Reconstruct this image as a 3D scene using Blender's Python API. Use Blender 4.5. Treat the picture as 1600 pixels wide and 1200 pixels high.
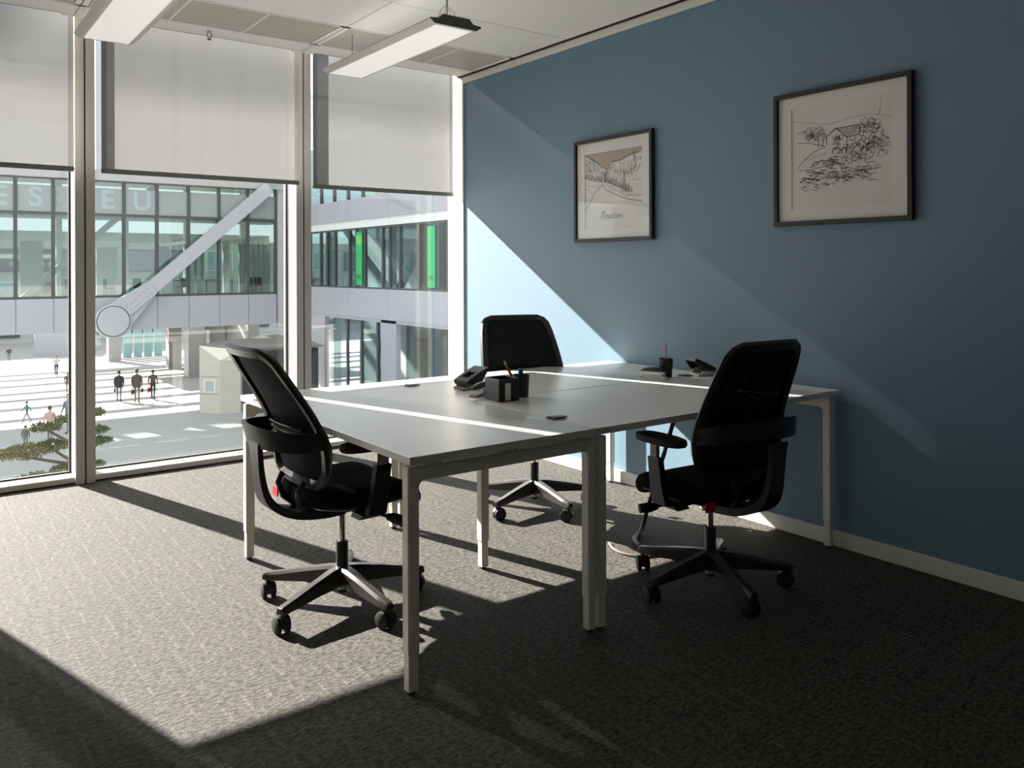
import bpy, bmesh, math, random
from mathutils import Vector, Matrix, Quaternion

for o in list(bpy.data.objects):
    bpy.data.objects.remove(o, do_unlink=True)
scene = bpy.context.scene
COL = scene.collection
R = math.radians

# ------------------------------------------------------------------ camera
CAM_H = 1.331
yaw, roll = R(36.4266), R(-0.167)
fw = Vector((math.sin(yaw), math.cos(yaw), 0)); r0 = Vector((math.cos(yaw), -math.sin(yaw), 0)); u0 = Vector((0, 0, 1))
rt = math.cos(roll) * r0 + math.sin(roll) * u0
up = -math.sin(roll) * r0 + math.cos(roll) * u0
cam_d = bpy.data.cameras.new('camera')
cam = bpy.data.objects.new('camera', cam_d); COL.objects.link(cam)
m = Matrix.Identity(4)
for i in range(3):
    m[i][0] = rt[i]; m[i][1] = up[i]; m[i][2] = -fw[i]
m[2][3] = CAM_H
cam.matrix_world = m
cam_d.sensor_fit = 'HORIZONTAL'; cam_d.sensor_width = 36.0
cam_d.lens = 1292.0 / 1600 * 36
cam_d.shift_y = -(600 - 418.95) / 1600
cam_d.clip_start = 0.05; cam_d.clip_end = 400
scene.camera = cam

# ------------------------------------------------------------------ sky, sun, exposure
world = bpy.data.worlds.new('sky'); scene.world = world; world.use_nodes = True
bg = world.node_tree.nodes['Background']
bg.inputs[0].default_value = (0.86, 0.935, 1.0, 1); bg.inputs[1].default_value = 0.85
SUN_DIR = Vector((0.287, -1.0, -0.6)).normalized()
sun_d = bpy.data.lights.new('sun', 'SUN'); sun_d.energy = 12.0; sun_d.angle = R(0.55); sun_d.color = (1.0, 0.945, 0.875)
sun = bpy.data.objects.new('sun', sun_d); COL.objects.link(sun)
sun.rotation_euler = SUN_DIR.to_track_quat('-Z', 'Y').to_euler(); sun.location = (-10, 40, 30)
vs = scene.view_settings
vs.view_transform = 'Standard'; vs.look = 'None'; vs.exposure = 1.45; vs.gamma = 1.0; vs.use_curve_mapping = False

# ------------------------------------------------------------------ materials
MATS = {}
def mat(name, col, rough=0.5, metal=0.0, spec=0.5, noise=0.0, nscale=20.0, bump=0.0, bscale=200.0, coat=0.0):
    if name in MATS: return MATS[name]
    ma = bpy.data.materials.new(name); ma.use_nodes = True
    nt = ma.node_tree; b = nt.nodes['Principled BSDF']
    c = (col[0], col[1], col[2], 1)
    b.inputs['Base Color'].default_value = c
    b.inputs['Roughness'].default_value = rough; b.inputs['Metallic'].default_value = metal
    b.inputs['Specular IOR Level'].default_value = spec
    b.inputs['Coat Weight'].default_value = coat
    tc = nt.nodes.new('ShaderNodeTexCoord')
    if noise > 0:
        n = nt.nodes.new('ShaderNodeTexNoise'); n.inputs['Scale'].default_value = nscale; n.inputs['Detail'].default_value = 4
        rp = nt.nodes.new('ShaderNodeMix'); rp.data_type = 'RGBA'
        rp.inputs[6].default_value = tuple(x * (1 - noise) for x in col) + (1,)
        rp.inputs[7].default_value = tuple(min(1, x * (1 + noise)) for x in col) + (1,)
        nt.links.new(tc.outputs['Object'], n.inputs['Vector']); nt.links.new(n.outputs['Fac'], rp.inputs[0])
        nt.links.new(rp.outputs[2], b.inputs['Base Color'])
    if bump > 0:
        n2 = nt.nodes.new('ShaderNodeTexNoise'); n2.inputs['Scale'].default_value = bscale
        bp = nt.nodes.new('ShaderNodeBump'); bp.inputs['Strength'].default_value = bump; bp.inputs['Distance'].default_value = 0.002
        nt.links.new(tc.outputs['Object'], n2.inputs['Vector']); nt.links.new(n2.outputs['Fac'], bp.inputs['Height'])
        nt.links.new(bp.outputs['Normal'], b.inputs['Normal'])
    MATS[name] = ma
    return ma

def glass_mat(name, tint, gloss=0.06, rough=0.0, fres=True):
    ma = bpy.data.materials.new(name); ma.use_nodes = True; nt = ma.node_tree
    nt.nodes.remove(nt.nodes['Principled BSDF']); out = nt.nodes['Material Output']
    t = nt.nodes.new('ShaderNodeBsdfTransparent'); t.inputs[0].default_value = tint + (1,)
    g = nt.nodes.new('ShaderNodeBsdfGlossy'); g.inputs['Roughness'].default_value = rough
    mx = nt.nodes.new('ShaderNodeMixShader')
    if fres:
        f = nt.nodes.new('ShaderNodeFresnel'); f.inputs[0].default_value = 1.45
        ml = nt.nodes.new('ShaderNodeMath'); ml.operation = 'MULTIPLY'; ml.inputs[1].default_value = gloss
        nt.links.new(f.outputs[0], ml.inputs[0]); nt.links.new(ml.outputs[0], mx.inputs[0])
    else:
        mx.inputs[0].default_value = gloss
    nt.links.new(t.outputs[0], mx.inputs[1]); nt.links.new(g.outputs[0], mx.inputs[2]); nt.links.new(mx.outputs[0], out.inputs[0])
    MATS[name] = ma
    return ma

def carpet_mat():
    ma = bpy.data.materials.new('carpet'); ma.use_nodes = True; nt = ma.node_tree; b = nt.nodes['Principled BSDF']
    N = nt.nodes.new; L = nt.links.new
    tc = N('ShaderNodeTexCoord')
    def mapped(scale):
        mp = N('ShaderNodeMapping'); mp.inputs['Scale'].default_value = scale
        L(tc.outputs['Object'], mp.inputs['Vector']); return mp
    def noise(scale, detail=2.0):
        mp = mapped(scale); n = N('ShaderNodeTexNoise'); n.inputs['Scale'].default_value = 1.0; n.inputs['Detail'].default_value = detail
        L(mp.outputs[0], n.inputs['Vector']); return n
    def math_(op, a, bb, clamp=False):
        q = N('ShaderNodeMath'); q.operation = op; q.use_clamp = clamp
        for i, v in enumerate((a, bb)):
            if v is None: continue
            if isinstance(v, (int, float)): q.inputs[i].default_value = v
            else: L(v, q.inputs[i])
        return q.outputs[0]
    def ramp(v, lo, hi):
        q = N('ShaderNodeMapRange'); q.inputs[1].default_value = lo; q.inputs[2].default_value = hi; L(v, q.inputs[0]); return q.outputs[0]
    dash = ramp(noise((44, 100, 1), 2.5).outputs['Fac'], 0.40, 0.60)       # short loops laid across
    fine = ramp(noise((240, 330, 1), 1.5).outputs['Fac'], 0.36, 0.66)
    sep = N('ShaderNodeSeparateXYZ'); L(tc.outputs['Object'], sep.inputs[0])
    wob = noise((14, 9, 1), 2.0).outputs['Fac']
    xw = math_('ADD', sep.outputs[0], math_('MULTIPLY', math_('SUBTRACT', wob, 0.5), 0.012))
    fr = math_('FRACT', math_('MULTIPLY', xw, 13.5), None)
    line = ramp(math_('ABSOLUTE', math_('SUBTRACT', fr, 0.5), None), 0.09, 0.03)
    brk = ramp(noise((13.5, 16, 1), 1.0).outputs['Fac'], 0.42, 0.56)
    line = math_('MULTIPLY', line, brk)
    yw = math_('FRACT', math_('MULTIPLY', sep.outputs[1], 17.0), None)
    row = ramp(math_('ABSOLUTE', math_('SUBTRACT', yw, 0.5), None), 0.16, 0.05)
    brk2 = ramp(noise((9, 17, 1), 1.0).outputs['Fac'], 0.50, 0.62)
    row = math_('MULTIPLY', row, brk2)
    v = math_('ADD', math_('MULTIPLY', dash, 0.48), math_('MULTIPLY', fine, 0.46))
    v = math_('ADD', v, math_('MULTIPLY', line, 0.22))
    v = math_('SUBTRACT', math_('SUBTRACT', v, math_('MULTIPLY', row, 0.16)), 0.05)
    big = ramp(noise((2.2, 2.2, 1), 3.0).outputs['Fac'], 0.2, 0.8)
    v = math_('ADD', v, math_('MULTIPLY', math_('SUBTRACT', big, 0.5), 0.10), True)
    mx = N('ShaderNodeMix'); mx.data_type = 'RGBA'
    mx.inputs[6].default_value = (0.0080, 0.0105, 0.0105, 1); mx.inputs[7].default_value = (0.136, 0.122, 0.101, 1)
    L(v, mx.inputs[0]); L(mx.outputs[2], b.inputs['Base Color'])
    b.inputs['Roughness'].default_value = 0.75; b.inputs['Specular IOR Level'].default_value = 0.2
    b.inputs['Sheen Weight'].default_value = 0.16; b.inputs['Sheen Roughness'].default_value = 0.45; L(mx.outputs[2], b.inputs['Sheen Tint'])
    bp = N('ShaderNodeBump'); bp.inputs['Strength'].default_value = 0.55; bp.inputs['Distance'].default_value = 0.004
    L(v, bp.inputs['Height']); L(bp.outputs['Normal'], b.inputs['Normal'])
    MATS['carpet'] = ma
    return ma

def blind_mat():
    ma = bpy.data.materials.new('blind_fabric'); ma.use_nodes = True; nt = ma.node_tree
    nt.nodes.remove(nt.nodes['Principled BSDF']); out = nt.nodes['Material Output']; N = nt.nodes.new; L = nt.links.new
    tc = N('ShaderNodeTexCoord')
    mp = N('ShaderNodeMapping'); mp.inputs['Scale'].default_value = (60, 60, 420); L(tc.outputs['Object'], mp.inputs[0])
    n = N('ShaderNodeTexNoise'); n.inputs['Scale'].default_value = 1.0; n.inputs['Detail'].default_value = 2; L(mp.outputs[0], n.inputs['Vector'])
    def colour(a, bcol):
        c = N('ShaderNodeMix'); c.data_type = 'RGBA'; c.inputs[6].default_value = a + (1,); c.inputs[7].default_value = bcol + (1,); L(n.outputs['Fac'], c.inputs[0]); return c.outputs[2]
    d = N('ShaderNodeBsdfDiffuse'); L(colour((0.50, 0.50, 0.50), (0.62, 0.62, 0.61)), d.inputs[0])
    t = N('ShaderNodeBsdfTranslucent'); L(colour((0.24, 0.24, 0.245), (0.305, 0.305, 0.31)), t.inputs[0])
    tr = N('ShaderNodeBsdfTransparent'); tr.inputs[0].default_value = (1, 1, 1, 1)
    m1 = N('ShaderNodeMixShader'); m1.inputs[0].default_value = 0.5; L(d.outputs[0], m1.inputs[1]); L(t.outputs[0], m1.inputs[2])
    m2 = N('ShaderNodeMixShader'); m2.inputs[0].default_value = 0.18; L(m1.outputs[0], m2.inputs[1]); L(tr.outputs[0], m2.inputs[2])
    L(m2.outputs[0], out.inputs[0])
    MATS['blind_fabric'] = ma
    return ma

def hem_mat():
    return glass_mat('hem_cloth', (0.86, 0.86, 0.86), 0.0, 0.5, fres=False)

def mesh_mat():
    ma = bpy.data.materials.new('chair_mesh'); ma.use_nodes = True; nt = ma.node_tree
    b = nt.nodes['Principled BSDF']; out = nt.nodes['Material Output']; N = nt.nodes.new; L = nt.links.new
    b.inputs['Base Color'].default_value = (0.006, 0.007, 0.007, 1); b.inputs['Roughness'].default_value = 0.8
    b.inputs['Specular IOR Level'].default_value = 0.15
    tc = N('ShaderNodeTexCoord'); v = N('ShaderNodeTexVoronoi'); v.inputs['Scale'].default_value = 260
    L(tc.outputs['Object'], v.inputs['Vector'])
    mr = N('ShaderNodeMapRange'); mr.inputs[1].default_value = 0.24; mr.inputs[2].default_value = 0.12; mr.inputs[4].default_value = 0.13
    L(v.outputs['Distance'], mr.inputs[0])
    t = N('ShaderNodeBsdfTransparent'); mx = N('ShaderNodeMixShader')
    L(mr.outputs[0], mx.inputs[0]); L(b.outputs[0], mx.inputs[1]); L(t.outputs[0], mx.inputs[2]); L(mx.outputs[0], out.inputs[0])
    MATS['chair_mesh'] = ma
    return ma

carpet_mat(); blind_mat(); mesh_mat(); hem_mat()
M_BLUE = mat('blue_paint', (0.150, 0.248, 0.330), 0.60, spec=0.6, noise=0.03, nscale=1.5, bump=0.05, bscale=300)
_b = M_BLUE.node_tree.nodes['Principled BSDF']; _b.inputs['Sheen Weight'].default_value = 0.05; _b.inputs['Sheen Roughness'].default_value = 0.5
M_WHITE = mat('white_paint', (0.80, 0.78, 0.73), 0.45, noise=0.02, nscale=3)
M_GREYWALL = mat('pale_wall_paint', (0.82, 0.82, 0.81), 0.7, noise=0.03, nscale=2)
M_CEIL = mat('ceiling_white', (0.88, 0.87, 0.84), 0.7, noise=0.02, nscale=2)
M_ALU = mat('frame_grey', (0.52, 0.49, 0.45), 0.45, noise=0.02, nscale=4)
M_SILL = mat('sill_cream', (0.62, 0.585, 0.53), 0.4, noise=0.03, nscale=6)
M_DARK = mat('dark_gap', (0.012, 0.012, 0.012), 0.7)
M_BAR = mat('blind_bar', (0.24, 0.23, 0.22), 0.5)
M_VENT = mat('vent_taupe', (0.66, 0.62, 0.55), 0.6)
M_VENTD = mat('vent_shadow', (0.30, 0.28, 0.24), 0.8)
M_LAMP = mat('lamp_housing', (0.50, 0.49, 0.46), 0.45)
M_DIFF = mat('lamp_diffuser', (0.82, 0.82, 0.81), 0.35)
_b = M_DIFF.node_tree.nodes['Principled BSDF']; _b.inputs['Emission Color'].default_value = (1.0, 0.98, 0.94, 1); _b.inputs['Emission Strength'].default_value = 0.13
M_UP = mat('added_lamp_glow', (0.8, 0.8, 0.8), 0.4)  # glow added on the unseen lamp top to brighten the ceiling
_b = M_UP.node_tree.nodes['Principled BSDF']; _b.inputs['Emission Color'].default_value = (1.0, 0.98, 0.94, 1); _b.inputs['Emission Strength'].default_value = 0.5
M_LAMPEND = mat('lamp_end_cap', (0.085, 0.085, 0.075), 0.5)
M_WIRE = mat('wire', (0.12, 0.12, 0.12), 0.4, metal=0.6)
M_TOP = mat('desk_laminate', (0.72, 0.70, 0.665), 0.26, spec=0.5, noise=0.02, nscale=3)
M_EDGE = mat('desk_edge', (0.47, 0.44, 0.41), 0.5)
M_LEG = mat('desk_leg_white', (0.80, 0.765, 0.69), 0.38, noise=0.02, nscale=6)
M_BLACK = mat('black_plastic', (0.016, 0.017, 0.017), 0.38, bump=0.06, bscale=500)
M_BLACKM = mat('black_matte', (0.010, 0.010, 0.010), 0.7)
M_FAB = mat('black_fabric', (0.008, 0.009, 0.009), 0.95, spec=0.1, bump=0.3, bscale=700)
M_BASE = mat('base_nylon', (0.035, 0.031, 0.028), 0.30, spec=0.6)
M_CHROME = mat('chrome', (0.75, 0.72, 0.66), 0.14, metal=1.0)
M_RED = mat('red_tag', (0.60, 0.015, 0.02), 0.5)
M_LABEL = mat('white_label', (0.70, 0.70, 0.69), 0.5)
M_FRAME = mat('frame_black', (0.014, 0.014, 0.013), 0.45)
M_PAPER = mat('mat_board', (0.88, 0.865, 0.82), 0.8)
M_PRINT = mat('print_paper', (0.83, 0.825, 0.795), 0.8, noise=0.02, nscale=8)
M_INK = mat('ink', (0.05, 0.05, 0.05), 0.8)
M_INKS = mat('ink_soft', (0.22, 0.22, 0.21), 0.8)
M_TAN = mat('print_tan', (0.50, 0.385, 0.29), 0.8)
M_PICGLASS = glass_mat('picture_glass', (0.98, 0.98, 0.98), 0.12)
M_PANE = glass_mat('window_glass', (0.93, 0.935, 0.93), 0.8)
M_PENCIL = mat('pencil_brown', (0.30, 0.115, 0.06), 0.45)
M_PENCILP = mat('pencil_pale', (0.66, 0.40, 0.36), 0.5)
M_WOOD = mat('pencil_wood', (0.72, 0.50, 0.30), 0.6)
M_BLUECAP = mat('marker_blue', (0.010, 0.10, 0.17), 0.35)
M_GREYP = mat('grey_plastic', (0.30, 0.30, 0.29), 0.4)
M_SILV = mat('silver_metal', (0.62, 0.61, 0.58), 0.25, metal=0.9)
M_WHITEP = mat('white_plastic', (0.74, 0.73, 0.70), 0.3)

# ------------------------------------------------------------------ mesh helpers
class B:
    def __init__(s): s.bm = bmesh.new()
    def box(s, lo, hi, bev=0.0, M=None, seg=2):
        c = [(a + b) / 2 for a, b in zip(lo, hi)]; d = [abs(b - a) for a, b in zip(lo, hi)]
        mt = Matrix.Translation(c) @ Matrix.Diagonal((d[0], d[1], d[2], 1))
        if M is not None: mt = M @ mt
        vv = bmesh.ops.create_cube(s.bm, size=1, matrix=mt)['verts']
        if bev > 0:
            es = list({e for v in vv for e in v.link_edges})
            bmesh.ops.bevel(s.bm, geom=es, offset=bev, segments=seg, affect='EDGES', clamp_overlap=True)
        return s
    def loft(s, rings, caps=True, closed=False):
        vr = [[s.bm.verts.new(p) for p in ring] for ring in rings]
        n = len(vr[0]); k = len(vr)
        for i in range(k if closed else k - 1):
            a, b = vr[i], vr[(i + 1) % k]
            for j in range(n):
                s.bm.faces.new((a[j], a[(j + 1) % n], b[(j + 1) % n], b[j]))
        if caps and not closed:
            s.bm.faces.new(list(reversed(vr[0]))); s.bm.faces.new(vr[-1])
        return s
    def tube(s, pts, rad, seg=8, caps=True, closed=False, sy=1.0):
        pts = [Vector(p) for p in pts]; n = len(pts)
        if not hasattr(rad, '__len__'): rad = [rad] * n
        rings = []; ref = None
        for i, p in enumerate(pts):
            if closed: t = pts[(i + 1) % n] - pts[i - 1]
            else: t = pts[min(i + 1, n - 1)] - pts[max(i - 1, 0)]
            t.normalize()
            if ref is None: ref = Vector((0, 0, 1)) if abs(t.z) < 0.9 else Vector((1, 0, 0))
            x = ref - t * ref.dot(t)
            if x.length < 1e-6: x = t.orthogonal()
            x.normalize(); ref = x; y = t.cross(x)
            rings.append([p + rad[i] * (math.cos(a) * x * sy + math.sin(a) * y) for a in [2 * math.pi * j / seg for j in range(seg)]])
        return s.loft(rings, caps, closed)
    def cyl(s, p0, p1, r, r2=None, seg=16):
        return s.tube([p0, p1], [r, r if r2 is None else r2], seg)
    def lathe(s, prof, seg=24, c=(0, 0, 0), caps=True):
        rings = [[(c[0] + r * math.cos(2 * math.pi * j / seg), c[1] + r * math.sin(2 * math.pi * j / seg), c[2] + z) for j in range(seg)] for r, z in prof]
        return s.loft(rings, caps)
    def prism(s, poly, ax, a0, a1):
        """extrude a 2-D polygon along axis ax ('x','y','z') from a0 to a1"""
        def P(p, a):
            return {'x': (a, p[0], p[1]), 'y': (p[0], a, p[1]), 'z': (p[0], p[1], a)}[ax]
        return s.loft([[P(p, a0) for p in poly], [P(p, a1) for p in poly]])
    def quad(s, pts):
        s.bm.faces.new([s.bm.verts.new(p) for p in pts]); return s
    def build(s, name, material, parent=None, smooth=None, sub=0, kind=None):
        bmesh.ops.recalc_face_normals(s.bm, faces=s.bm.faces[:])
        me = bpy.data.meshes.new(name); s.bm.to_mesh(me); s.bm.free()
        if smooth:
            for p in me.polygons: p.use_smooth = True
        o = bpy.data.objects.new(name, me); COL.objects.link(o)
        for mm in (material if isinstance(material, (list, tuple)) else [material]): me.materials.append(mm)
        if sub:
            md = o.modifiers.new('sub', 'SUBSURF'); md.levels = sub; md.render_levels = sub
        elif smooth is not None and smooth is not False and smooth is not True:
            pass
        if smooth == 'auto' or (smooth and not sub):
            try: me.set_sharp_from_angle(angle=R(38))
            except Exception: pass
        if parent is not None: o.parent = parent
        if kind: o['kind'] = kind
        return o

def tag(o, label, cat, group=None):
    o['label'] = label; o['category'] = cat
    if group: o['group'] = group
    return o
def thing(name, label, cat, loc=(0, 0, 0), rz=0.0, group=None):
    o = bpy.data.objects.new(name, None); COL.objects.link(o); o.empty_display_size = 0.1
    o.location = loc; o.rotation_euler = (0, 0, rz)
    return tag(o, label, cat, group)
def struct(o):
    o['kind'] = 'structure'; return o
def sempty(name, loc=(0, 0, 0)):
    o = bpy.data.objects.new(name, None); COL.objects.link(o); o.location = loc; o.empty_display_size = 0.1
    return struct(o)
def copy_tree(o, parent=None):
    c = o.copy(); COL.objects.link(c); c.parent = parent
    for ch in list(o.children): copy_tree(ch, c)
    return c
def catmull(pts, n=8, closed=False):
    P = [Vector(p) for p in pts]; out = []
    k = len(P)
    rng = range(k if closed else k - 1)
    for i in rng:
        if closed: p0, p1, p2, p3 = P[i - 1], P[i], P[(i + 1) % k], P[(i + 2) % k]
        else: p0, p1, p2, p3 = P[max(i - 1, 0)], P[i], P[i + 1], P[min(i + 2, k - 1)]
        for j in range(n):
            t = j / n
            out.append(0.5 * ((2 * p1) + (-p0 + p2) * t + (2 * p0 - 5 * p1 + 4 * p2 - p3) * t * t + (-p0 + 3 * p1 - 3 * p2 + p3) * t ** 3))
    if not closed: out.append(P[-1])
    return out
def text_mesh(body, size, name, material, parent, mtx, extrude=0.01, bold=0.0):
    cu = bpy.data.curves.new(name, 'FONT'); cu.body = body; cu.size = size; cu.extrude = extrude; cu.offset = bold
    cu.align_x = 'CENTER'; cu.align_y = 'CENTER'
    tmp = bpy.data.objects.new(name, cu); COL.objects.link(tmp)
    dg = bpy.context.evaluated_depsgraph_get(); dg.update()
    me = bpy.data.meshes.new_from_object(tmp.evaluated_get(dg))
    bpy.data.objects.remove(tmp, do_unlink=True)
    o = bpy.data.objects.new(name, me); COL.objects.link(o); me.materials.clear(); me.materials.append(material)
    o.parent = parent; o.matrix_local = mtx
    return o

# ------------------------------------------------------------------ room dimensions
WX = 3.5925          # blue wall plane
CZ = 2.85            # ceiling
YW = 5.70            # inner face of the mullions
YG = 5.89            # glass
BAY = 1.423
XL, YB = -2.45, -3.2 # left and back of the room
MULL = [0.916 - 2 * BAY, 0.916 - BAY, 0.916, 0.916 + BAY]

# ------------------------------------------------------------------ structure: floor, walls, ceiling
fl = struct(B().box((XL - 0.2, YB - 0.2, -0.25), (WX + 0.26, 5.95, 0.0)).build('floor', MATS['carpet']))
wr = struct(B().box((WX, YB - 0.2, 0), (WX + 0.2, 5.715, 3.20)).build('wall_right', M_BLUE))
struct(B().box((XL - 0.2, YB - 0.2, 0), (XL, 5.98, 3.20)).build('wall_left', M_GREYWALL))
struct(B().box((XL, YB - 0.2, 0), (WX, YB, 3.20)).build('wall_back', M_GREYWALL))
bb = B(); bb.box((WX - 0.014, YB, 0), (WX, 5.60, 0.075), 0.003)
struct(bb.build('baseboard_right', M_WHITE))
struct(B().box((WX - 0.012, YB, 2.795), (WX, 5.56, 2.845), 0.002).build('trim_1', M_WHITE))
struct(B().box((WX - 0.012, 5.50, 0.075), (WX, 5.56, 2.795), 0.002).build('trim_2', M_WHITE))
struct(B().box((WX - 0.004, 5.56, 0.0), (WX + 0.02, 5.72, 3.13)).build('trim_3', M_SILL))

ceil = struct(B().box((XL - 0.2, YB - 0.2, CZ + 0.06), (WX + 0.2, 5.54, 3.20)).build('ceiling', M_GREYWALL))
JX = [XL, 2.255 - 3 * BAY, 2.255 - 2 * BAY, 2.255 - BAY, 2.255, WX - 0.03]
JX = [x for x in JX if x >= XL]
JY = [YB, -0.06, 1.36, 2.78, 4.2, 4.80]
for i in range(len(JX) - 1):
    for j in range(len(JY) - 1):
        B().box((JX[i] + 0.003, JY[j] + 0.003, CZ), (JX[i + 1] - 0.003, JY[j + 1] - 0.003, CZ + 0.05), 0.002, seg=1).build('ceiling_tile', M_CEIL, ceil)
for i in range(len(JX) - 1):   # plate along the window head
    a, b = JX[i] + 0.003, JX[i + 1] - 0.003
    pl = B(); pl.box((a, 5.315, CZ), (b, 5.515, CZ + 0.05), 0.003, seg=1)
    pl.build('perimeter_plate', M_CEIL, ceil)
    B().box((a, 5.515, CZ + 0.004), (b, 5.535, CZ + 0.05)).build('head_slot_shade', M_DARK, ceil)  # dark strip painted in for the shadow in the blind slot
    for e in (b,):
        if e < 3.0: B().box((e - 0.06, 5.515, CZ - 0.0), (e + 0.10, 5.56, CZ + 0.05), 0.002).build('mullion_cover', M_CEIL, ceil)
# black shadow gap between ceiling and blue wall
B().box((WX - 0.03, YB, CZ - 0.002), (WX - 0.002, 5.56, CZ + 0.06)).build('shadow_gap', M_DARK, ceil)
# head of the window wall
struct(B().box((XL, 5.54, 3.13), (WX + 0.25, 5.98, 3.20)).build('wall_front', M_GREYWALL))

# grilles in the ceiling strip
for i in range(len(JX) - 1):
    a, b = JX[i], JX[i + 1]
    n = 3 if (b - a) > 1.0 else 2
    lab = {4: 'taupe slatted ceiling grille beside the blue wall behind the hanging lamp', 3: 'taupe slatted ceiling grille above the middle window'}.get(i, 'taupe slatted ceiling grille left of the middle window, counted %s from the corner' % ('third', 'fourth', 'fifth', 'sixth')[max(0, 2 - i)])
    g = thing('ceiling_grille', lab, 'air vent', ((a + b) / 2, 5.06, CZ), 0, 'ceiling grilles along the window')
    w = b - a
    fr_ = B(); y0, y1 = -0.255, 0.250
    fr_.box((-w / 2 + 0.004, y0, 0), (w / 2 - 0.004, y0 + 0.018, 0.03)); fr_.box((-w / 2 + 0.004, y1 - 0.018, 0), (w / 2 - 0.004, y1, 0.03))
    fr_.box((-w / 2 + 0.004, y0, 0), (-w / 2 + 0.034, y1, 0.03)); fr_.box((w / 2 - 0.034, y0, 0), (w / 2 - 0.004, y1, 0.03))
    fr_.build('grille_frame', M_CEIL, g)
    B().box((-w / 2 + 0.03, y0 + 0.01, 0.018), (w / 2 - 0.03, y1 - 0.01, 0.03)).build('grille_back', M_VENTD, g)
    for k in range(n):
        x0 = -w / 2 + 0.034 + k * (w - 0.068) / n; x1 = x0 + (w - 0.068) / n
        s = B(); ns = 26
        for q in range(ns):
            yy = y0 + 0.02 + (y1 - y0 - 0.04) * (q + 0.5) / ns
            s.box((x0 + 0.006, yy - 0.0062, 0.003), (x1 - 0.006, yy + 0.0062, 0.012))
        s.build('slats', M_VENT, g, kind='stuff')
        if k: B().box((x0 - 0.006, y0 + 0.018, 0.001), (x0 + 0.006, y1 - 0.018, 0.014)).build('grille_divider', M_CEIL, g)

# ------------------------------------------------------------------ windows
edges = [XL] + MULL + [3.712]
bays = [(edges[i], edges[i + 1]) for i in range(len(edges) - 1)]
def mullion(x, parent, wide=0.056):
    B().box((x - wide, YW, 0.0), (x - 0.004, YG + 0.06, 3.13), 0.003).build('mullion_half', M_ALU, parent)
    B().box((x + 0.004, YW, 0.0), (x + wide, YG + 0.06, 3.13), 0.003).build('mullion_half', M_ALU, parent)
    B().box((x - 0.005, YW + 0.012, 0.0), (x + 0.005, YG + 0.05, 3.13)).build('mullion_gasket', M_DARK, parent)
for i, (a, b) in enumerate(bays):
    w = sempty('window_%d' % (i + 1))
    a2 = a + (0.056 if i else 0.0); b2 = b - (0.056 if i < len(bays) - 1 else 0.0)
    B().box((a2, YG - 0.006, 0.045), (b2, YG + 0.006, 3.13)).build('pane', M_PANE, w)
    sl = B(); sl.box((a2, 5.735, 0.008), (b2, YG + 0.05, 0.042), 0.003)
    sl.build('sill', M_SILL, w)
    B().box((a2, 5.75, 0.0), (b2, YG + 0.03, 0.008)).build('sill_gasket', M_DARK, w)
    gk = B()
    gk.box((a2, YG - 0.012, 0.042), (b2, YG + 0.012, 0.052)); gk.box((a2, YG - 0.014, 0.042), (a2 + 0.008, YG + 0.014, 3.13)); gk.box((b2 - 0.010, YG - 0.014, 0.042), (b2, YG + 0.014, 3.13))
    gk.build('glazing_gasket', M_DARK, w)
    if i < len(bays) - 1: mullion(b, w)
    else:
        B().box((3.712, 5.70, -0.02), (3.86, YG + 0.05, 3.13), 0.002).build('jamb', M_ALU, w)

# ------------------------------------------------------------------ roller blinds
def blind(x0, x1, zb, label):
    t = thing('roller_blind', label, 'blind', ((x0 + x1) / 2, 5.61, zb), 0, 'roller blinds on the window wall')
    w = (x1 - x0) / 2; h = 2.97 - zb
    B().box((-w, -0.0008, 0.0), (w, 0.0008, h)).build('fabric', MATS['blind_fabric'], t)
    # left and right side hems: a second layer of cloth
    B().box((-w, -0.0022, 0.0), (-w + 0.030, -0.0010, h)).build('side_hem', MATS['hem_cloth'], t)
    B().box((w - 0.030, -0.0022, 0.0), (w, -0.0010, h)).build('side_hem', MATS['hem_cloth'], t)
    B().box((-w - 0.002, -0.012, -0.028), (w + 0.002, 0.010, 0.002), 0.004).build('bottom_bar', M_BAR, t)
    B().cyl((-w, 0.0, h), (w, 0.0, h), 0.014, seg=12).build('roller_tube', M_BAR, t, smooth=True)
    return t
blind(-1.90, -0.285, 0.06, 'white roller blind lowered almost to the floor, far left')
blind(-0.283, 0.840, 1.952, 'leftmost white roller blind, cut off by the left picture edge')
blind(0.993, 2.264, 1.952, 'middle white roller blind between the two grey mullions')
blind(2.372, WX - 0.040, 1.934, 'white roller blind nearest the blue wall')

# ------------------------------------------------------------------ sprinkler on the plate
sp = thing('sprinkler_head', 'small dark metal sprinkler head under the ceiling plate by the middle blind', 'sprinkler', (1.585, 5.40, CZ))
s = B(); s.cyl((0, 0, 0), (0, 0, -0.012), 0.016, 0.013); s.build('collar', M_LABEL, sp, smooth=True)
s = B(); s.tube([(-0.012, 0, -0.012), (-0.014, 0, -0.03), (0, 0, -0.05)], 0.003, 6); s.tube([(0.012, 0, -0.012), (0.014, 0, -0.03), (0, 0, -0.05)], 0.003, 6); s.build('frame_arm', M_WIRE, sp)
s = B(); s.cyl((0, 0, -0.05), (0, 0, -0.054), 0.014); s.build('deflector', M_WIRE, sp, smooth=True)

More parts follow.
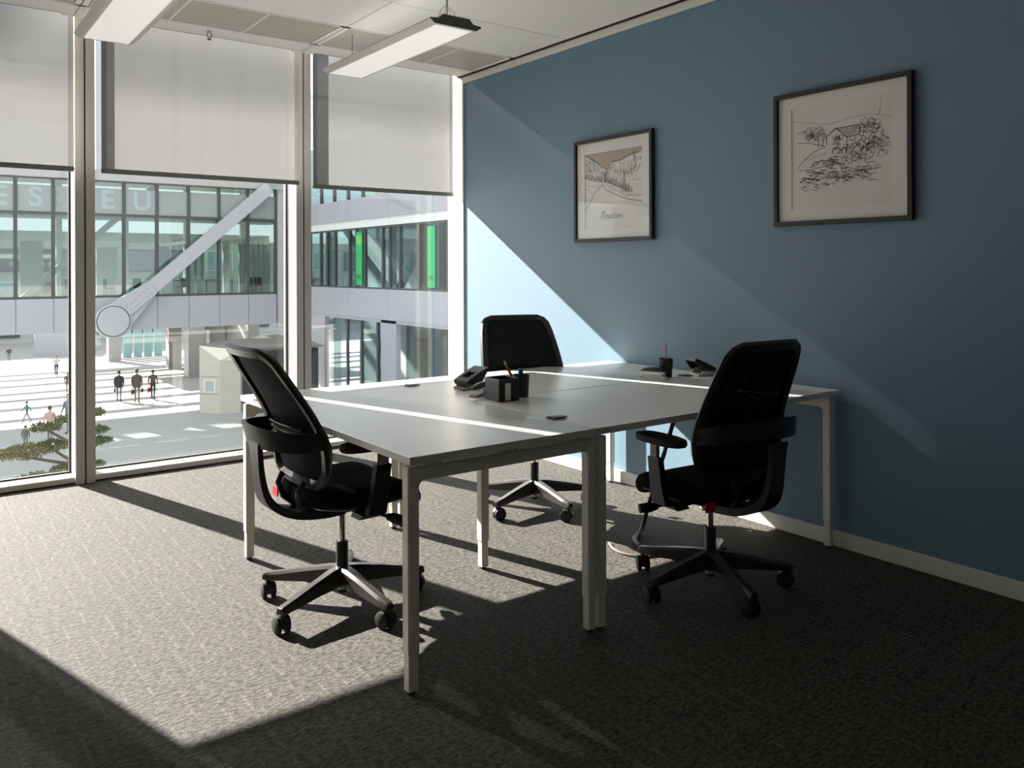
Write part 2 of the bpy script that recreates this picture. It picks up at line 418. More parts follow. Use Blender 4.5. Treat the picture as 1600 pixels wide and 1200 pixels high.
# ------------------------------------------------------------------ hanging lamps
def lamp(x, y0, y1, label, roses):
    t = thing('pendant_light', label, 'lamp', (x, (y0 + y1) / 2, 2.60), 0, 'hanging office lights')
    hl = (y1 - y0) / 2; hw = 0.158
    prof = [(-hw, 0.020), (-hw, 0.026), (-hw + 0.05, 0.030), (-hw + 0.075, 0.055), (hw - 0.075, 0.055), (hw - 0.05, 0.030), (hw, 0.026), (hw, 0.020), (hw - 0.028, 0.0), (-hw + 0.028, 0.0)]
    B().prism(prof, 'y', -hl + 0.004, hl - 0.004).build('housing', M_LAMP, t)
    B().prism(prof, 'y', -hl, -hl + 0.004).build('end_cap', M_LAMPEND, t)
    B().prism(prof, 'y', hl - 0.004, hl).build('end_cap', M_LAMPEND, t)
    B().box((-hw + 0.045, -hl + 0.02, -0.002), (hw - 0.045, hl - 0.02, 0.002), 0.001).build('diffuser', M_DIFF, t)
    B().box((-hw + 0.09, -hl + 0.03, 0.0555), (hw - 0.09, hl - 0.03, 0.058)).build('added_glow_panel', M_UP, t)  # added glowing panel, out of sight, that lifts the ceiling light
    for yy in (-hl + 0.10, hl - 0.12):
        c = B()
        c.tube([(0, yy, 0.25), (0, yy, 0.14)], 0.0022, 6)
        if yy < 0:
            for dx in (-0.05, -0.012, 0.03, 0.07):
                c.tube([(0, yy, 0.14), (dx * 0.7, yy, 0.11), (dx, yy, 0.055)], 0.0013, 5)
            c.tube([(0.008, yy, 0.25), (0.008, yy, 0.17), (0.0, yy - 0.003, 0.055)], 0.003, 6)
        else:
            c.tube([(0, yy, 0.14), (0, yy, 0.055)], 0.0016, 5)
        c.build('suspension_wire', M_WIRE, t)
    return t
lamp(2.35, 3.67, 5.04, 'white hanging light near the blue wall', 1)
lamp(0.917, 3.67, 5.05, 'white hanging light cut off by the top left of the picture', 0)

# ------------------------------------------------------------------ framed pictures
def ribbons(strokes, name, material, parent, W, H, lift):
    """ink strokes: polylines in (u,v) print space, v down; drawn as narrow flat strips of printed ink"""
    vs_, fs = [], []
    for pts, w in strokes:
        P = [Vector((u * W, -v * H)) for u, v in pts]
        n = len(P)
        if n < 2: continue
        base = len(vs_)
        for i, p in enumerate(P):
            t = P[min(i + 1, n - 1)] - P[max(i - 1, 0)]
            if t.length < 1e-9: t = Vector((1, 0))
            t.normalize(); nn = Vector((-t.y, t.x)) * (w / 2)
            for q in (p + nn, p - nn): vs_.append((-lift, -q.x, q.y))
        for i in range(n - 1):
            a = base + 2 * i; fs.append((a, a + 1, a + 3, a + 2))
    me = bpy.data.meshes.new(name); me.from_pydata(vs_, [], fs); me.materials.append(material)
    o = bpy.data.objects.new(name, me); COL.objects.link(o); o.parent = parent
    return o
def wob(rng, u, v, r, asp=1.0, n=14, a0=0.0, a1=2 * math.pi):
    ph = rng.random() * 6; out = []
    for i in range(n + 1):
        a = a0 + (a1 - a0) * i / n
        q = r * (1 + 0.16 * math.sin(4 * a + ph) + 0.10 * math.sin(7 * a + 2 * ph))
        out.append((u + q * math.cos(a), v + q * asp * math.sin(a)))
    return out
def picture(yl, yr, z0, z1, label, pw, ph, oy, oz):
    """yl is the far (left in the photo) edge; local origin at lower centre on the wall"""
    t = thing('framed_picture', label, 'picture', (WX, (yl + yr) / 2, z0), 0, 'framed drawings on the blue wall')
    hw = (yl - yr) / 2; h = z1 - z0; f = 0.022; d = 0.030
    for nm, lo, hi in (('frame_rail', (-d, -hw, 0), (0, hw, f)), ('frame_rail', (-d, -hw, h - f), (0, hw, h)), ('frame_stile', (-d, -hw, f), (0, -hw + f, h - f)), ('frame_stile', (-d, hw - f, f), (0, hw, h - f))):
        B().box(lo, hi, 0.0015, seg=1).build(nm, M_FRAME, t)
    # mat board with a window cut, print behind it
    y0, y1, b0, b1 = -hw + f, hw - f, f, h - f
    py0, py1, pz0, pz1 = oy - pw / 2, oy + pw / 2, oz - ph / 2, oz + ph / 2
    mb = B()
    mb.box((-0.014, y0, b0), (-0.010, y1, pz0)); mb.box((-0.014, y0, pz1), (-0.010, y1, b1))
    mb.box((-0.014, y0, pz0), (-0.010, py0, pz1)); mb.box((-0.014, py1, pz0), (-0.010, y1, pz1))
    mb.build('mat_board', M_PAPER, t)
    pr = B().box((-0.0098, y0, b0), (-0.004, y1, b1)).build('print', M_PRINT, t)
    pr.location = (0, 0, 0)
    pa = bpy.data.objects.new('drawing_origin', None)
    B().box((-0.022, y0, b0), (-0.020, y1, b1)).build('glass', M_PICGLASS, t)
    return t, pr, (py1, pz1, pw, ph)
def place(o, org):
    o.location = (0, org[0], org[1])

rng = random.Random(4)
# --- mountains
t1, pr1, o1 = picture(4.142, 3.438, 1.497, 2.157, 'black framed ink drawing of a mountain valley titled Mountains', 0.520, 0.485, 0.0, 0.325)
st, so = [], []
Lm = [(0, .03), (.06, .02), (.1, .06), (.15, .07), (.2, .12), (.26, .15), (.3, .19), (.37, .22), (.42, .245)]
Rm = [(.42, .245), (.45, .18), (.48, .15), (.55, .12), (.59, .145), (.62, .13), (.66, .14), (.7, .1), (.74, .105), (.78, .08), (.82, .09), (.86, .055), (.93, .075), (1, .05)]
sil = Lm + Rm[1:]
st += [(sil, .0032)]
def yat(u):
    for (a, b), (c, d) in zip(sil, sil[1:]):
        if a <= u <= c: return b + (d - b) * (u - a) / (c - a + 1e-9)
    return .1
for k in range(170):
    u = rng.random(); v0 = yat(u) + rng.random() * (.22 if u > .45 else .2 * (1 - u))
    L = rng.uniform(.015, .05); s_ = -0.5 if u > .42 else 0.6
    pts = [(u, v0)]
    for q in range(3): pts.append((pts[-1][0] + s_ * L / 3 + rng.uniform(-.006, .006), pts[-1][1] + L / 2.2))
    if all(0 < p[0] < 1 for p in pts): (st if k % 2 else so).append((pts, rng.uniform(.0016, .0042)))
st += [([(.42, .245), (.44, .30), (.47, .36), (.53, .385), (.58, .375)], .0028), ([(.0, .27), (.12, .29), (.22, .33), (.31, .36)], .0022)]
def fir(u, v, h, w):
    n = max(3, int(h / .02))
    st.append(([(u, v - h), (u, v)], .0022))
    for q in range(n):
        vv = v - h + h * (q + .6) / n; ww = w * (q + 1) / n
        st.append(([(u - ww, vv + .012), (u, vv - .008), (u + ww, vv + .012)], .0030))
for k in range(20):
    u = .36 + .4 * k / 19; fir(u, .385 + .155 * k / 19, rng.uniform(.06, .10), .012)
for k in range(14):
    u = .01 + .3 * k / 13; fir(u, .31 + .07 * k / 13 + rng.uniform(0, .02), rng.uniform(.04, .08), .011)
fir(.695, .545, .30, .055); fir(.365, .40, .13, .018); fir(.78, .555, .12, .02); fir(.82, .56, .08, .02)
st += [([(0, .74), (.05, .69), (.10, .64), (.14, .58), (.14, .55), (.22, .49), (.28, .455), (.31, .42)], .0036),
       ([(.33, .40), (.33, .45), (.36, .48), (.42, .515), (.5, .55), (.62, .60), (.75, .64), (.88, .665), (1, .685)], .0034),
       ([(.74, .59), (.85, .60), (1, .61)], .0026), ([(.38, .43), (.5, .48), (.62, .54), (.7, .58)], .0018),
       ([(0, .40), (.1, .43), (.2, .44), (.28, .445)], .0018), ([(.0, .45), (.06, .47), (.1, .52)], .0018), ([(.8, .42), (.86, .40), (.9, .42), (1, .40)], .0018), ([(.42, .50), (.48, .49), (.5, .51)], .0018)]
# hand-lettered title
def glyphs(word, u0, v0, sc):
    G = {'M': [[(0, 1), (.15, .2), (.3, 0), (.35, .9), (.6, .1), (.75, 0), (.72, .9), (.85, 1)]],
         'o': [[(.3, .5), (.1, .6), (.05, .85), (.25, 1), (.42, .8), (.3, .5), (.5, .58)]],
         'u': [[(0, .55), (.05, .9), (.2, 1), (.36, .8), (.38, .55), (.38, .95), (.5, 1)]],
         'n': [[(0, 1), (.06, .55), (.1, .75), (.26, .52), (.34, .7), (.36, 1), (.46, .95)]],
         't': [[(.15, .15), (.1, .9), (.2, 1), (.3, .92)], [(0, .5), (.32, .45)]],
         'a': [[(.34, .55), (.15, .55), (.03, .8), (.15, 1), (.32, .8), (.35, .55), (.36, .95), (.46, 1)]],
         'i': [[(.05, .55), (.06, .95), (.16, 1)], [(.07, .33), (.09, .38)]],
         's': [[(.3, .58), (.15, .52), (.08, .65), (.26, .82), (.2, 1), (.02, .95)]]}
    Wd = {'M': .95, 'o': .5, 'u': .52, 'n': .5, 't': .36, 'a': .5, 'i': .22, 's': .34}
    u = u0
    for ch in word:
        for pl in G[ch]:
            pts = [p[:] for p in catmull([(x, y, 0) for x, y in pl], 4)]
            st.append(([(u + (p[0] + .12 * (1 - p[1])) * sc, v0 + p[1] * sc * 1.15) for p in pts], .0026))
        u += Wd[ch] * sc
glyphs('Mountains', .295, .775, .083)
_o = ribbons(st, 'ink_lines', M_INK, pr1, o1[2], o1[3], 0.0104); place(_o, o1); _o['kind'] = 'stuff'
_o = ribbons(so, 'ink_shading', M_INKS, pr1, o1[2], o1[3], 0.0102); place(_o, o1); _o['kind'] = 'stuff'
sk = B(); pts = [(0, 0)] + sil + [(1, 0)]
vv = [sk.bm.verts.new((-0.0101, -u * o1[2], -v * o1[3])) for u, v in pts]
sk.bm.faces.new(vv); bmesh.ops.triangulate(sk.bm, faces=sk.bm.faces[:])
place(sk.build('tan_sky', M_TAN, pr1), o1)
bd = [([(0, 0), (1, 0), (1, 1), (0, 1), (0, 0)], .0020)]
place(ribbons(bd, 'print_border', M_INKS, pr1, o1[2], o1[3], 0.0106), o1)

# --- cottage
t2, pr2, o2 = picture(2.590, 1.875, 1.537, 2.198, 'black framed ink drawing of a cottage among bushes', 0.525, 0.500, -0.0, 0.330)
st, so = [], []
house = [[(.364, .318), (.464, .25), (.571, .345)], [(.364, .318), (.372, .40)], [(.571, .345), (.566, .48)], [(.464, .25), (.68, .245)], [(.571, .345), (.693, .335)], [(.68, .245), (.70, .27), (.693, .335)],
         [(.352, .33), (.464, .243), (.575, .353)], [(.60, .35), (.60, .385), (.65, .38), (.65, .345)]]
for h_ in house: st.append((h_, .0030))
for k in range(9):
    f_ = k / 9; so.append(([(.48 + .2 * f_, .25), (.585 + .1 * f_, .342)], .0016))
for k in range(5):
    f_ = k / 5; so.append(([(.48 + .09 * f_, .262 + .075 * f_), (.69, .25 + .07 * f_)], .0014))
def bushes(n, ub, vb, rb, w=.0018):
    for _ in range(n):
        u, v, r_ = rng.uniform(*ub), rng.uniform(*vb), rng.uniform(*rb)
        st.append((wob(rng, u, v, r_, .95, 16, rng.uniform(2.6, 3.4), rng.uniform(5.8, 7.6)), w))
        for q in range(3):
            a = rng.uniform(0, 6.28); so.append((wob(rng, u + .4 * r_ * math.cos(a), v + .4 * r_ * math.sin(a), r_ * .45, .9, 8, a, a + 2.2), .0018))
bushes(12, (.13, .34), (.22, .33), (.03, .05)); bushes(14, (.66, .94), (.22, .36), (.03, .055)); bushes(24, (.56, .93), (.42, .62), (.025, .055))
bushes(12, (.36, .56), (.46, .58), (.025, .045)); bushes(16, (.72, .96), (.38, .50), (.02, .04)); bushes(8, (.42, .53), (.33, .42), (.015, .03)); bushes(22, (.12, .80), (.63, .78), (.012, .03)); bushes(10, (.20, .50), (.55, .62), (.012, .025))
for k in range(120):
    u = rng.uniform(.07, .82); v = .59 + .11 * rng.random() + .12 * rng.random()
    L = rng.uniform(.02, .09)
    p = [(u, v)]
    for q in range(4): p.append((p[-1][0] + L / 4, p[-1][1] + rng.uniform(-.009, .012)))
    (st if k % 3 else so).append((p, rng.uniform(.0016, .0038)))
for c in ([(.06, .60), (.12, .53), (.2, .47), (.28, .43), (.36, .415)], [(.07, .61), (.2, .62), (.34, .60), (.46, .58), (.6, .64), (.75, .68), (.9, .66)], [(.19, .60), (.26, .55), (.36, .54), (.46, .57), (.55, .60)],
          [(.06, .34), (.2, .36), (.3, .39), (.36, .405)], [(.06, .255), (.10, .24), (.13, .23)]): st.append((c, .0024))
so.append(([(0, .12), (.2, .16), (.4, .20), (.6, .17), (.8, .16), (1, .22)], .0016))
for k in range(10): so.append(([(.14 + .024 * k, .50 - .004 * k), (.125 + .024 * k, .535 - .004 * k)], .0016))
for c in ([(.9, .0), (.89, .05), (.895, .1), (.87, .17), (.86, .2)], [(.89, .12), (.875, .18)]): so.append((c, .0016))
for uu in (.28, .33): st.append(([(uu, .41), (uu + .005, .34), (uu - .005, .29)], .003))
_o = ribbons(st, 'ink_lines', M_INK, pr2, o2[2], o2[3], 0.0104); place(_o, o2); _o['kind'] = 'stuff'
_o = ribbons(so, 'ink_shading', M_INKS, pr2, o2[2], o2[3], 0.0102); place(_o, o2); _o['kind'] = 'stuff'

# ------------------------------------------------------------------ desks
DZ = 0.75
def tube_leg(parent, x, y, w=0.040, foot_dir=None, bolt=None):
    """leg with telescopic foot; x,y centre"""
    B().box((x - w / 2, y - w / 2, 0.125), (x + w / 2, y + w / 2, DZ - 0.038), 0.003).build('leg', M_LEG, parent)
    ft = B().box((x - w / 2 + 0.003, y - w / 2 + 0.003, 0.010), (x + w / 2 - 0.003, y + w / 2 - 0.003, 0.130), 0.002).build('leg_foot', M_LEG, parent)
    B().cyl((x, y, 0.0), (x, y, 0.012), 0.013).build('glide', M_BLACKM, ft, smooth=True)
    if bolt:
        B().cyl((x + bolt[0] * w / 2, y + bolt[1] * w / 2, bolt[2]), (x + bolt[0] * (w / 2 + 0.002), y + bolt[1] * (w / 2 + 0.002), bolt[2]), 0.006, seg=10).build('bolt', M_WIRE, parent)
def desk_top(parent, x0, x1, y0, y1):
    tp = B().box((x0, y0, DZ - 0.025), (x1, y1, DZ), 0.0012, seg=1).build('desk_top', M_TOP, parent)
def rail(parent, p0, p1, w=0.037, h=0.045, z1=DZ - 0.040, name='frame_rail'):
    ex = 0.012 if abs(p0[0] - p1[0]) > abs(p0[1] - p1[1]) else w / 2; ey = w / 2 if ex == 0.012 else 0.012
    lo = (min(p0[0], p1[0]) - ex, min(p0[1], p1[1]) - ey, z1 - h); hi = (max(p0[0], p1[0]) + ex, max(p0[1], p1[1]) + ey, z1)
    B().box(lo, hi, 0.003).build(name, M_LEG, parent)
def fillet(parent, c, ax, sgn, r=0.022, w=0.034, z=DZ - 0.0845):
    """small rounded inner corner between leg and rail"""
    poly = [(0, 0)] + [(sgn * (r - r * math.sin(a)), -(r - r * math.cos(a))) for a in [math.pi / 2 * i / 5 for i in range(6)]]
    bb_ = B()
    if ax == 'x':
        bb_.loft([[(c[0] + p[0], c[1] + s_ * w / 2, z + p[1]) for p in poly] for s_ in (-1, 1)])
    else:
        bb_.loft([[(c[0] + s_ * w / 2, c[1] + p[0], z + p[1]) for p in poly] for s_ in (-1, 1)])
    bb_.build('corner_gusset', M_LEG, parent)

d1 = thing('desk', 'pale grey desk on white legs at the left of the cluster, mountain-side chair tucked under it', 'desk', (0, 0, 0), 0, 'desks of the cluster')
d1['label'] = 'pale grey desk at the left end of the cluster with white legs'
desk_top(d1, 1.253, 2.020, 2.228, 3.805)
for yy in (2.274, 3.775):
    rail(d1, (1.282, yy), (2.028 - 0.002, yy)); 
    tube_leg(d1, 1.281, yy); tube_leg(d1, 2.026, yy)
    fillet(d1, (1.301, yy), 'x', 1); fillet(d1, (2.006, yy), 'x', -1)
rail(d1, (1.46, 2.30), (1.46, 3.75), 0.03, 0.035, name='cross_beam'); rail(d1, (1.85, 2.30), (1.85, 3.75), 0.03, 0.035, name='cross_beam')
for yy in (2.274, 3.775):
    for xx in (1.36, 1.66, 1.95): B().box((xx - 0.03, yy - 0.015, DZ - 0.0405), (xx + 0.03, yy + 0.015, DZ - 0.024)).build('spacer', M_LEG, d1)

def bench_desk(name, y0, y1, legs, label):
    d = thing(name, label, 'desk', (0, 0, 0), 0, 'desks of the cluster')
    desk_top(d, 2.026, 3.566, y0, y1)
    ya, yb = legs
    for xx in (2.072, 3.543):
        rail(d, (xx, ya), (xx, yb)); tube_leg(d, xx, ya, bolt=(-1, 0, 0.27) if xx < 3 else None)
        fillet(d, (xx, ya + 0.020), 'y', 1)
        B().box((xx - 0.015, ya + 0.1, DZ - 0.0405), (xx + 0.015, ya + 0.16, DZ - 0.024)).build('spacer', M_LEG, d)
        B().box((xx - 0.015, yb - 0.16, DZ - 0.0405), (xx + 0.015, yb - 0.10, DZ - 0.024)).build('spacer', M_LEG, d)
    for yy in (y0 + 0.20, y1 - 0.18): rail(d, (2.10, yy), (3.52, yy), 0.03, 0.035, name='cross_beam')
    return d
dn = bench_desk('desk', 2.228, 3.012, (2.270, 2.985), 'pale grey desk in front of the blue wall, nearer of the two back-to-back')
df = bench_desk('desk', 3.020, 3.805, (3.775, 3.060), 'pale grey desk by the window, farther of the two back-to-back')
for xx in (2.072, 3.543):
    tube_leg(dn, xx, 3.030, bolt=(0, -1, 0.56))

# ------------------------------------------------------------------ office chairs
def chair_proto():
    c = thing('office_chair', 'proto', 'chair', (0, 0, 0), 0, 'black office chairs')
    # --- star base
    hub = B(); hub.lathe([(0.026, 0.075), (0.036, 0.085), (0.036, 0.135), (0.028, 0.15)], 20); hub.build('hub', M_BASE, c, smooth=True)
    sl = B(); sl.lathe([(0.024, 0.13), (0.0245, 0.245), (0.022, 0.25)], 20); sl.build('column_sleeve', M_BLACK, c, smooth=True)
    tip = B(); tip.lathe([(0.018, 0.045), (0.019, 0.05), (0.019, 0.08)], 16); tp_ = tip.build('column_tip', M_BLACKM, c, smooth=True)
    B().lathe([(0.0196, 0.058), (0.0196, 0.069)], 16).build('column_label', M_LABEL, tp_, smooth=True)
    pi = B(); pi.lathe([(0.0135, 0.24), (0.0135, 0.40)], 16); pi.build('gas_piston', M_CHROME, c, smooth=True)
    for k in range(5):
        a = R(72 * k); M = Matrix.Rotation(a, 4, 'Z')
        rings = []
        for r_, zt, hh, w in ((0.02, 0.152, 0.067, 0.028), (0.06, 0.149, 0.066, 0.027), (0.16, 0.132, 0.051, 0.023), (0.27, 0.110, 0.035, 0.020), (0.325, 0.102, 0.029, 0.019), (0.338, 0.096, 0.021, 0.016)):
            rings.append([M @ Vector(p) for p in ((r_, -w, zt - hh), (r_, w, zt - hh), (r_, w, zt - 0.010), (r_, w * 0.55, zt), (r_, -w * 0.55, zt), (r_, -w, zt - 0.010))])
        lg = B().loft(rings).build('base_leg', M_BASE, c, smooth=True)
        cs = B(); px = 0.322
        ang = R((35, -50, 70, 10, -25)[k]); MC = M @ Matrix.Translation((px, 0, 0)) @ Matrix.Rotation(ang, 4, 'Z')
        cs.tube([MC @ Vector((0, 0, 0.100)), MC @ Vector((0, 0, 0.058))], 0.009, 10)
        # hood over the wheels
        hood = [[MC @ Vector((-0.012 + 0.036 * math.cos(q), y_, 0.032 + 0.036 * math.sin(q))) for q in [R(d_) for d_ in range(-10, 191, 20)]] + [MC @ Vector((-0.012 + 0.024 * math.cos(q), y_, 0.032 + 0.024 * math.sin(q))) for q in [R(d_) for d_ in range(190, -11, -20)]] for y_ in (-0.010, 0.010)]
        cs.loft(hood)
        cst = cs.build('caster', M_BLACK, c, smooth=True)
        for sy in (-1, 1):
            w_ = B()
            ys = [0.009, 0.011, 0.024, 0.028]; rr = [0.026, 0.0318, 0.0318, 0.023]
            w_.loft([[MC @ Vector((-0.012 + r_ * math.cos(2 * math.pi * j / 18), sy * y_, 0.032 + r_ * math.sin(2 * math.pi * j / 18))) for j in range(18)] for y_, r_ in zip(ys, rr)])
            w_.build('wheel', M_BLACKM, cst, smooth=True)
    # --- mechanism
    me = B(); me.box((-0.11, -0.075, 0.375), (0.10, 0.075, 0.425), 0.014); me.box((-0.03, -0.20, 0.395), (0.05, 0.20, 0.42), 0.008)
    me.build('mechanism', M_BLACK, c, smooth=True)
    for sy in (1, -1):
        lv = B(); lv.tube([(0.03, sy * 0.08, 0.395), (0.06, sy * 0.17, 0.385), (0.10, sy * 0.245, 0.375)], [0.007, 0.007, 0.008], 8)
        lo = lv.build('lever', M_BLACK, c, smooth=True)
        kn = B(); kn.tube([(0.085, sy * 0.215, 0.378), (0.10, sy * 0.245, 0.374), (0.118, sy * 0.285, 0.370)], [0.013, 0.021, 0.019], 12)
        kn.build('lever_knob', M_BLACKM, lo, smooth=True)
    # --- seat
    def outline(sx0, sx1, hw, n=40, p=3.4):
        cx, hx = (sx0 + sx1) / 2, (sx1 - sx0) / 2; out = []
        for j in range(n):
            a = 2 * math.pi * j / n; ca, sa = math.cos(a), math.sin(a)
            out.append((cx + hx * math.copysign(abs(ca) ** (2 / p), ca), hw * math.copysign(abs(sa) ** (2 / p), sa)))
        return out
    def dip(x, y):   # waterfall front and slight saddle
        z = 0.0
        if x > 0.14: z -= 0.55 * (x - 0.14) ** 2 / 0.15
        return z + 0.10 * y * y
    rings = []
    for s_, z in ((0.86, 0.430), (0.97, 0.438), (1.0, 0.455), (1.0, 0.475), (0.965, 0.492), (0.86, 0.500), (0.55, 0.497), (0.15, 0.494)):
        rings.append([(0.04 + (x - 0.04) * s_, y * s_, z + dip(0.04 + (x - 0.04) * s_, y * s_)) for x, y in outline(-0.205, 0.285, 0.245)])
    B().loft(rings).build('seat', M_FAB, c, smooth=True)
    rings = []
    for s_, z in ((0.45, 0.405), (0.72, 0.412), (0.90, 0.428), (0.93, 0.440)):
        rings.append([(0.04 + (x - 0.04) * s_, y * s_, z + 0.7 * dip(x * s_, y * s_)) for x, y in outline(-0.205, 0.285, 0.245)])
    B().loft(rings).build('seat_shell', M_BLACK, c, smooth=True)
    # --- back
    prof = [(0.515, -0.150), (0.545, -0.166), (0.60, -0.172), (0.64, -0.172), (0.69, -0.181), (0.72, -0.193), (0.79, -0.226), (0.87, -0.273), (0.94, -0.317), (1.0, -0.352), (1.04, -0.376)]
    wid = [(0.515, 0.150), (0.535, 0.200), (0.565, 0.228), (0.60, 0.238), (0.68, 0.243), (0.76, 0.240), (0.86, 0.230), (0.95, 0.217), (1.0, 0.205), (1.025, 0.185), (1.04, 0.150)]
    def ip(tab, z):
        if z <= tab[0][0]: return tab[0][1]
        for (a, b_), (c_, d_) in zip(tab, tab[1:]):
            if a <= z <= c_: return b_ + (d_ - b_) * (z - a) / (c_ - a)
        return tab[-1][1]
    def S(z, y, off=0.0):
        bow = 0.038 * (1 - min(1, (y / 0.243) ** 2))
        return Vector((ip(prof, z) - bow + off, y, z))
    loop = []
    for y in [0.150 - 0.300 * i / 8 for i in range(9)]: loop.append((1.040, y))
    for z in (1.037, 1.025, 1.0, 0.95, 0.90, 0.85, 0.80, 0.76, 0.72, 0.68, 0.64, 0.60, 0.565, 0.535, 0.520): loop.append((z, -ip(wid, z)))
    for y in [-0.150 + 0.300 * i / 8 for i in range(9)]: loop.append((0.515, y))
    for z in (0.520, 0.535, 0.565, 0.60, 0.64, 0.68, 0.72, 0.76, 0.80, 0.85, 0.90, 0.95, 1.0, 1.025, 1.037): loop.append((z, ip(wid, z)))
    cen = Vector((0, 0, 0.78)); rings = []
    nl = len(loop)
    for i, (z, y) in enumerate(loop):
        p = S(z, y); pa = S(*loop[i - 1]); pb = S(*loop[(i + 1) % nl])
        t_ = (pb - pa).normalized()
        nrm = Vector((1, 0, 0.5)).normalized(); nrm = (nrm - t_ * nrm.dot(t_)).normalized()
        side = t_.cross(nrm).normalized()
        if side.dot(Vector((0, -y, 0.76 - z))) < 0: side = -side
        wi, th = (0.030, 0.013)
        if 0.62 < z < 0.76: th = 0.017
        rings.append([p + nrm * th, p + nrm * th * 0.9 + side * wi, p - nrm * th * 0.9 + side * wi * 0.9, p - nrm * th - side * 0.002, p - side * 0.010])
    B().loft(rings, closed=True).build('back_frame', M_BLACK, c, smooth=True)
    ms = B(); nz, ny = 22, 12; grid = []
    for i in range(nz + 1):
        z = 0.53 + (1.025 - 0.53) * i / nz; hw = ip(wid, z) - 0.012
        grid.append([ms.bm.verts.new(S(z, -hw + 2 * hw * j / ny, 0.009)) for j in range(ny + 1)])
    for i in range(nz):
        for j in range(ny): ms.bm.faces.new((grid[i][j], grid[i][j + 1], grid[i + 1][j + 1], grid[i + 1][j]))
    mo = ms.build('back_mesh', MATS['chair_mesh'], c, smooth=True)
    for k in range(5):   # lumbar ribs behind the mesh
        z = 0.655 + 0.020 * k; rb = B()
        rb.tube([S(z, y, -0.010) for y in [-0.15 + 0.30 * i / 10 for i in range(11)]], 0.0065, 6, sy=1.0)
        rb.build('lumbar_rib', M_GREYP if k % 2 else M_BLACK, c, smooth=True)
    # --- hoop that wraps round the rear and the spine below it
    rings = []
    for i in range(21):
        a = -90 + 180 * i / 20; ar = R(a)
        y = 0.240 * math.sin(ar); x = -0.196 - 0.165 * math.cos(ar) ** 0.75 if abs(a) < 89.9 else -0.196
        hgt = 0.030 + 0.010 * math.cos(ar); zc = 0.705 + 0.004 * math.cos(ar)
        nx, ny_ = -math.cos(ar), math.sin(ar)
        o_ = Vector((nx, ny_, 0)).normalized() * 0.007
        pc = Vector((x, y, zc)); sl_ = Vector((-0.012 * math.cos(ar), 0, hgt))
        rings.append([pc + o_ + sl_, pc - o_ * 1.6 + sl_, pc - o_ - sl_, pc + o_ - sl_])
    B().loft(rings).build('back_hoop', M_BLACK, c, smooth=True)
    key = ((-0.352, 0.69, 0.050, 0.010, 0.0), (-0.350, 0.66, 0.042, 0.010, 0.0), (-0.343, 0.58, 0.038, 0.011, 0.0), (-0.330, 0.505, 0.042, 0.012, 0.003), (-0.306, 0.456, 0.048, 0.011, 0.009), (-0.258, 0.418, 0.058, 0.006, 0.013), (-0.19, 0.396, 0.066, 0.002, 0.015), (-0.10, 0.388, 0.072, 0.0, 0.016), (-0.02, 0.390, 0.072, 0.0, 0.016))
    pz = catmull([(q[0], q[1], 0) for q in key], 4); pw = catmull([q[2:5] for q in key], 4); rings = []
    for (x, z, _), (w, tx, tz) in zip(pz, pw):
        rings.append([(x - tx, -w, z - tz), (x - tx, w, z - tz), (x + tx, w, z + tz), (x + tx, -w, z + tz)])
    sp_ = B(); sp_.loft(rings); so_ = sp_.build('back_spine', M_BLACK, c, smooth=True)
    for sy in (-1, 1):
        br = B(); br.tube([(-0.205, sy * 0.10, 0.535), (-0.225, sy * 0.095, 0.50), (-0.215, sy * 0.07, 0.45), (-0.17, sy * 0.05, 0.41)], 0.012, 8)
        br.build('back_bracket', M_BLACK, c, smooth=True)
    # --- arms
    for sy in (1, -1):
        ar = B()
        rings = []
        for x, y, z, hx, hy in ((0.0, 0.17, 0.402, 0.045, 0.010), (0.0, 0.235, 0.400, 0.042, 0.012), (0.002, 0.268, 0.415, 0.038, 0.016), (0.012, 0.276, 0.48, 0.034, 0.015), (0.026, 0.280, 0.60, 0.031, 0.014)):
            rings.append([(x - hx, sy * (y - hy), z - (0.012 if y < 0.24 else 0)), (x + hx, sy * (y - hy), z - (0.012 if y < 0.24 else 0)), (x + hx, sy * (y + hy), z + (0.010 if y < 0.24 else 0)), (x - hx, sy * (y + hy), z + (0.010 if y < 0.24 else 0))])
        ar.loft(rings); ao = ar.build('armrest', M_BLACK, c, smooth=True)
        ps = B(); ps.box((0.006, sy * 0.281 - 0.009, 0.58), (0.050, sy * 0.281 + 0.009, 0.672), 0.004); ps.build('arm_post', M_GREYP, ao, smooth=True)
        pd = B(); rings = []
        for s_, z in ((0.70, 0.664), (0.95, 0.668), (1.0, 0.678), (0.97, 0.694), (0.80, 0.699)):
            rings.append([(-0.025 + (x + 0.025) * s_, sy * 0.298 + y * s_, z) for x, y in outline(-0.155, 0.105, 0.048, 28, 3.0)])
        pd.loft(rings); pd.build('arm_pad', M_BLACKM, ao, smooth=True)
    tg = B(); tg.box((-0.196, 0.175, 0.418), (-0.190, 0.222, 0.455), 0.001); tg.build('red_tag', M_RED, c)
    return c
proto = chair_proto()
def put_chair(o, x, y, face, base_rot, label):
    o.location = (x, y, 0); o.rotation_euler = (0, 0, R(face)); o['label'] = label
    return o
def spin_base(o, deg):
    for ch in o.children:
        n = ch.name.split('.')[0]
        if n in ('base_leg', 'caster'): ch.rotation_euler = (0, 0, R(deg))
ch1 = proto; ch2 = copy_tree(proto); ch3 = copy_tree(proto)
put_chair(ch1, 1.409, 3.055, 2, 0, 'black mesh office chair at the left, its back towards the window blind and the camera')
ch1['label'] = 'black mesh-back office chair pushed under the left end of the desks'
spin_base(ch1, 60 - 2)
put_chair(ch2, 2.838, 3.640, -110, 0, 'black mesh office chair behind the desks in the sunlit corner'); spin_base(ch2, 16)
